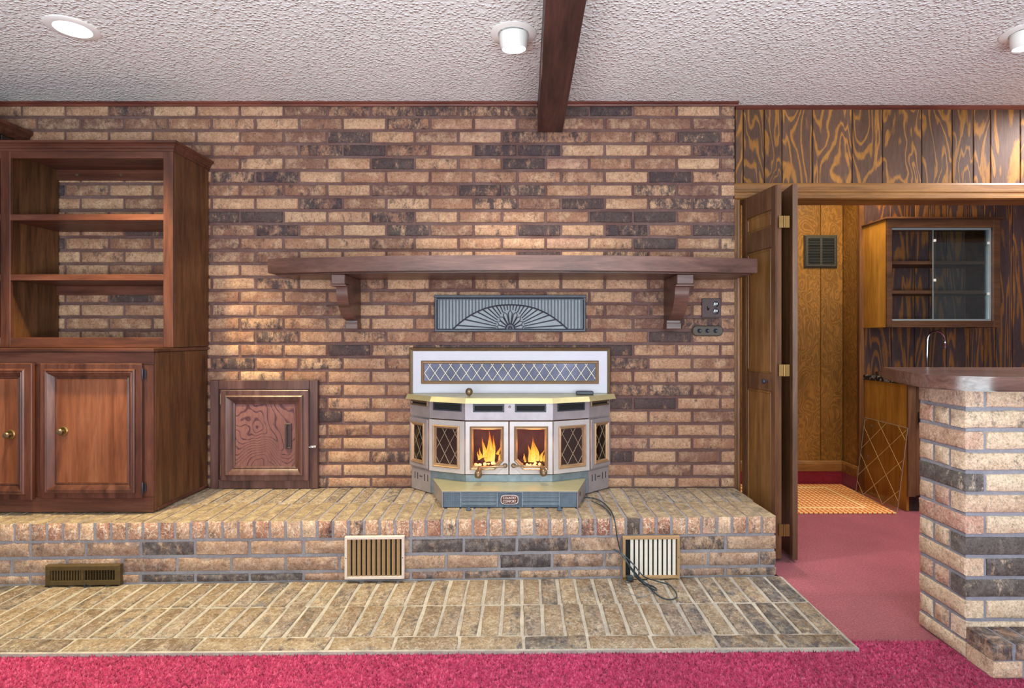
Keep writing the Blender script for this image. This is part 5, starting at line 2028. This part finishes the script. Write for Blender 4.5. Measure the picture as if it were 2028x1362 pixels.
for py_ in (519.5, 578):
    z = Z_(py_, 4.05)
    bm = NB(); box(bm, CX0 + 0.019, CX1 - 0.019, CF + 0.06, CBK, z - 0.011, z + 0.011)
    obj('shelf', bm, M['wallcab'], wc)
for zz in (oz0 + 0.001, oz1 - 0.013):
    bm = NB(); box(bm, ox0 + 0.002, ox1 - 0.002, CF + 0.021, CF + 0.046, zz, zz + 0.012)
    obj('track', bm, M['track'], wc)
gxm = X_(1853, 4.0)
for nn, (x0, x1) in enumerate(((gxm, ox1 - 0.002), (gxm + 0.012, ox1 - 0.012))):
    yg = CF + 0.026 + nn * 0.011
    bm = NB(); box(bm, x0, x1, yg, yg + 0.005, oz0 + 0.006, oz1 - 0.006)
    pn = obj('glass_pane', bm, M['blue_glass'], wc)
    bm = NB()
    box(bm, x0 - 0.0012, x0 + 0.001, yg - 0.0005, yg + 0.0055, oz0 + 0.006, oz1 - 0.006)
    obj('pane_edge', bm, M['track'], pn)
for px_, py_ in ((1856, 475), (1856, 554), (1963, 480), (1963, 581)):
    x, z = X_(px_, 4.0), Z_(py_, 4.0)
    bm = NB(); box(bm, x - 0.008, x + 0.008, CF + 0.0195, CF + 0.0258, z - 0.009, z + 0.009, 0.001)
    obj('clip', bm, M['clip'], wc)
bm = NB(); box(bm, ox1 - 0.014, ox1 - 0.001, CF + 0.0205, CF + 0.05, oz0 + 0.014, oz1 - 0.014)
obj('side_track', bm, M['track'], wc)

# wall register in the alcove
vx0, vx1, vz0, vz1 = X_(1594, 4.5), X_(1660, 4.5), Z_(530, 4.5), Z_(465, 4.5)
wv = thing('wall_register', 'dark olive wall register with two louvred openings in the alcove', 'register', ((vx0 + vx1) / 2, Y1 - 0.01, vz0))
Fv = Fr((vx0, Y1 - 0.001, vz0), (1, 0, 0))
W_, H_ = vx1 - vx0, vz1 - vz0
bm = NB(); fbox(bm, Fv, 0.01, W_ - 0.01, 0.01, H_ - 0.01, 0.0, 0.003)
obj('backing', bm, M['slotshade'], wv)
bm = NB(); fring(bm, Fv, rect(0, W_, 0, H_), [(0, 0), (0, 0.006), (0.012, 0.016), (0.028, 0.016), (0.030, 0.003)])
fbox(bm, Fv, W_ / 2 - 0.008, W_ / 2 + 0.008, 0.028, H_ - 0.028, 0.003, 0.015)
obj('frame', bm, M['olive'], wv)
for s_ in range(2):
    u0, u1 = (0.030, W_ / 2 - 0.008) if s_ == 0 else (W_ / 2 + 0.008, W_ - 0.030)
    for k_ in range(16):
        v = 0.034 + k_ * (H_ - 0.068) / 15.5
        bm = NB(); fbox(bm, Fv, u0, u1, v, v + 0.004, 0.004, 0.013)
        obj('louvre', bm, M['olive'], wv)

# rug
rg = thing('woven_rug', 'orange and cream checked rug on the alcove carpet', 'rug', (2.0, 0.8, 0.0))
pts = [(1.36, 3.757 - DW), (2.418, 3.757 - DW), (2.452, 4.30 - DW), (2.462, 4.49 - DW), (1.36, 4.49 - DW)]
bm = NB(); prism(bm, pts, -0.0025, 0.007, 0.002)
obj('weave', bm, M['rug'], rg)
bm = NB()
zz0, zz1 = 0.0065, 0.0082
box(bm, 1.36, 2.29, 3.86 - DW, 3.882 - DW, zz0, zz1)
box(bm, 1.36, 2.29, 4.38 - DW, 4.402 - DW, zz0, zz1)
box(bm, 2.268, 2.29, 3.882 - DW, 4.38 - DW, zz0, zz1)
obj('border_stripe', bm, M['rug_line'], rg)

# acrylic sheet leaning on the cabinet side
gs = thing('acrylic_sheet', 'clear sheet with grooved diamond lines leaning on the yellow cabinet', 'sheet', (2.47, 0.75, 0.008))
BL_, BR_ = Vector((2.440, 4.262 - DW, 0.0095)), Vector((2.426, 3.765 - DW, 0.0095))
TR_ = Vector((2.493, 3.77 - DW, 0.556))
ud = (BR_ - BL_).normalized()
vd = TR_ - BR_
vd = (vd - ud * vd.dot(ud))
Hs = vd.length
vd.normalize()
Wg = (BR_ - BL_).length
nd = ud.cross(vd)
if nd.x > 0:
    nd = -nd
Fs2 = Fr(BL_, ud, vd, nd)
bm = NB(); fbox(bm, Fs2, 0, Wg, 0, Hs, -0.004, 0.0)
sh_o = obj('pane', bm, M['acrylic'], gs)
bm = NB()
lattice(bm, Fs2, 0.004, Wg - 0.004, 0.004, Hs - 0.004, 0.235, 0.20, 0.10, 0.0002, 0.0035, 0.0010)
obj('groove', bm, M['acrylic_line'], gs)
bm = NB()
for a_, b_ in (((0, 0), (Wg, 0)), ((Wg, 0), (Wg, Hs)), ((Wg, Hs), (0, Hs)), ((0, Hs), (0, 0))):
    tube(bm, [Fs2.p(a_[0], a_[1], -0.002), Fs2.p(b_[0], b_[1], -0.002)], 0.0018, 6)
obj('polished_edge', bm, M['track'], gs)
for v in (Hs - 0.05, Hs - 0.27):
    bm = NB(); lathe(bm, [(0.0, 0.0), (0.013, 0.0), (0.013, 0.004), (0.009, 0.007), (0, 0.007)], Fs2.p(0.10, v, 0.0003), Fs2.n, 14)
    obj('bumper', bm, M['gold_dk'], gs, True)
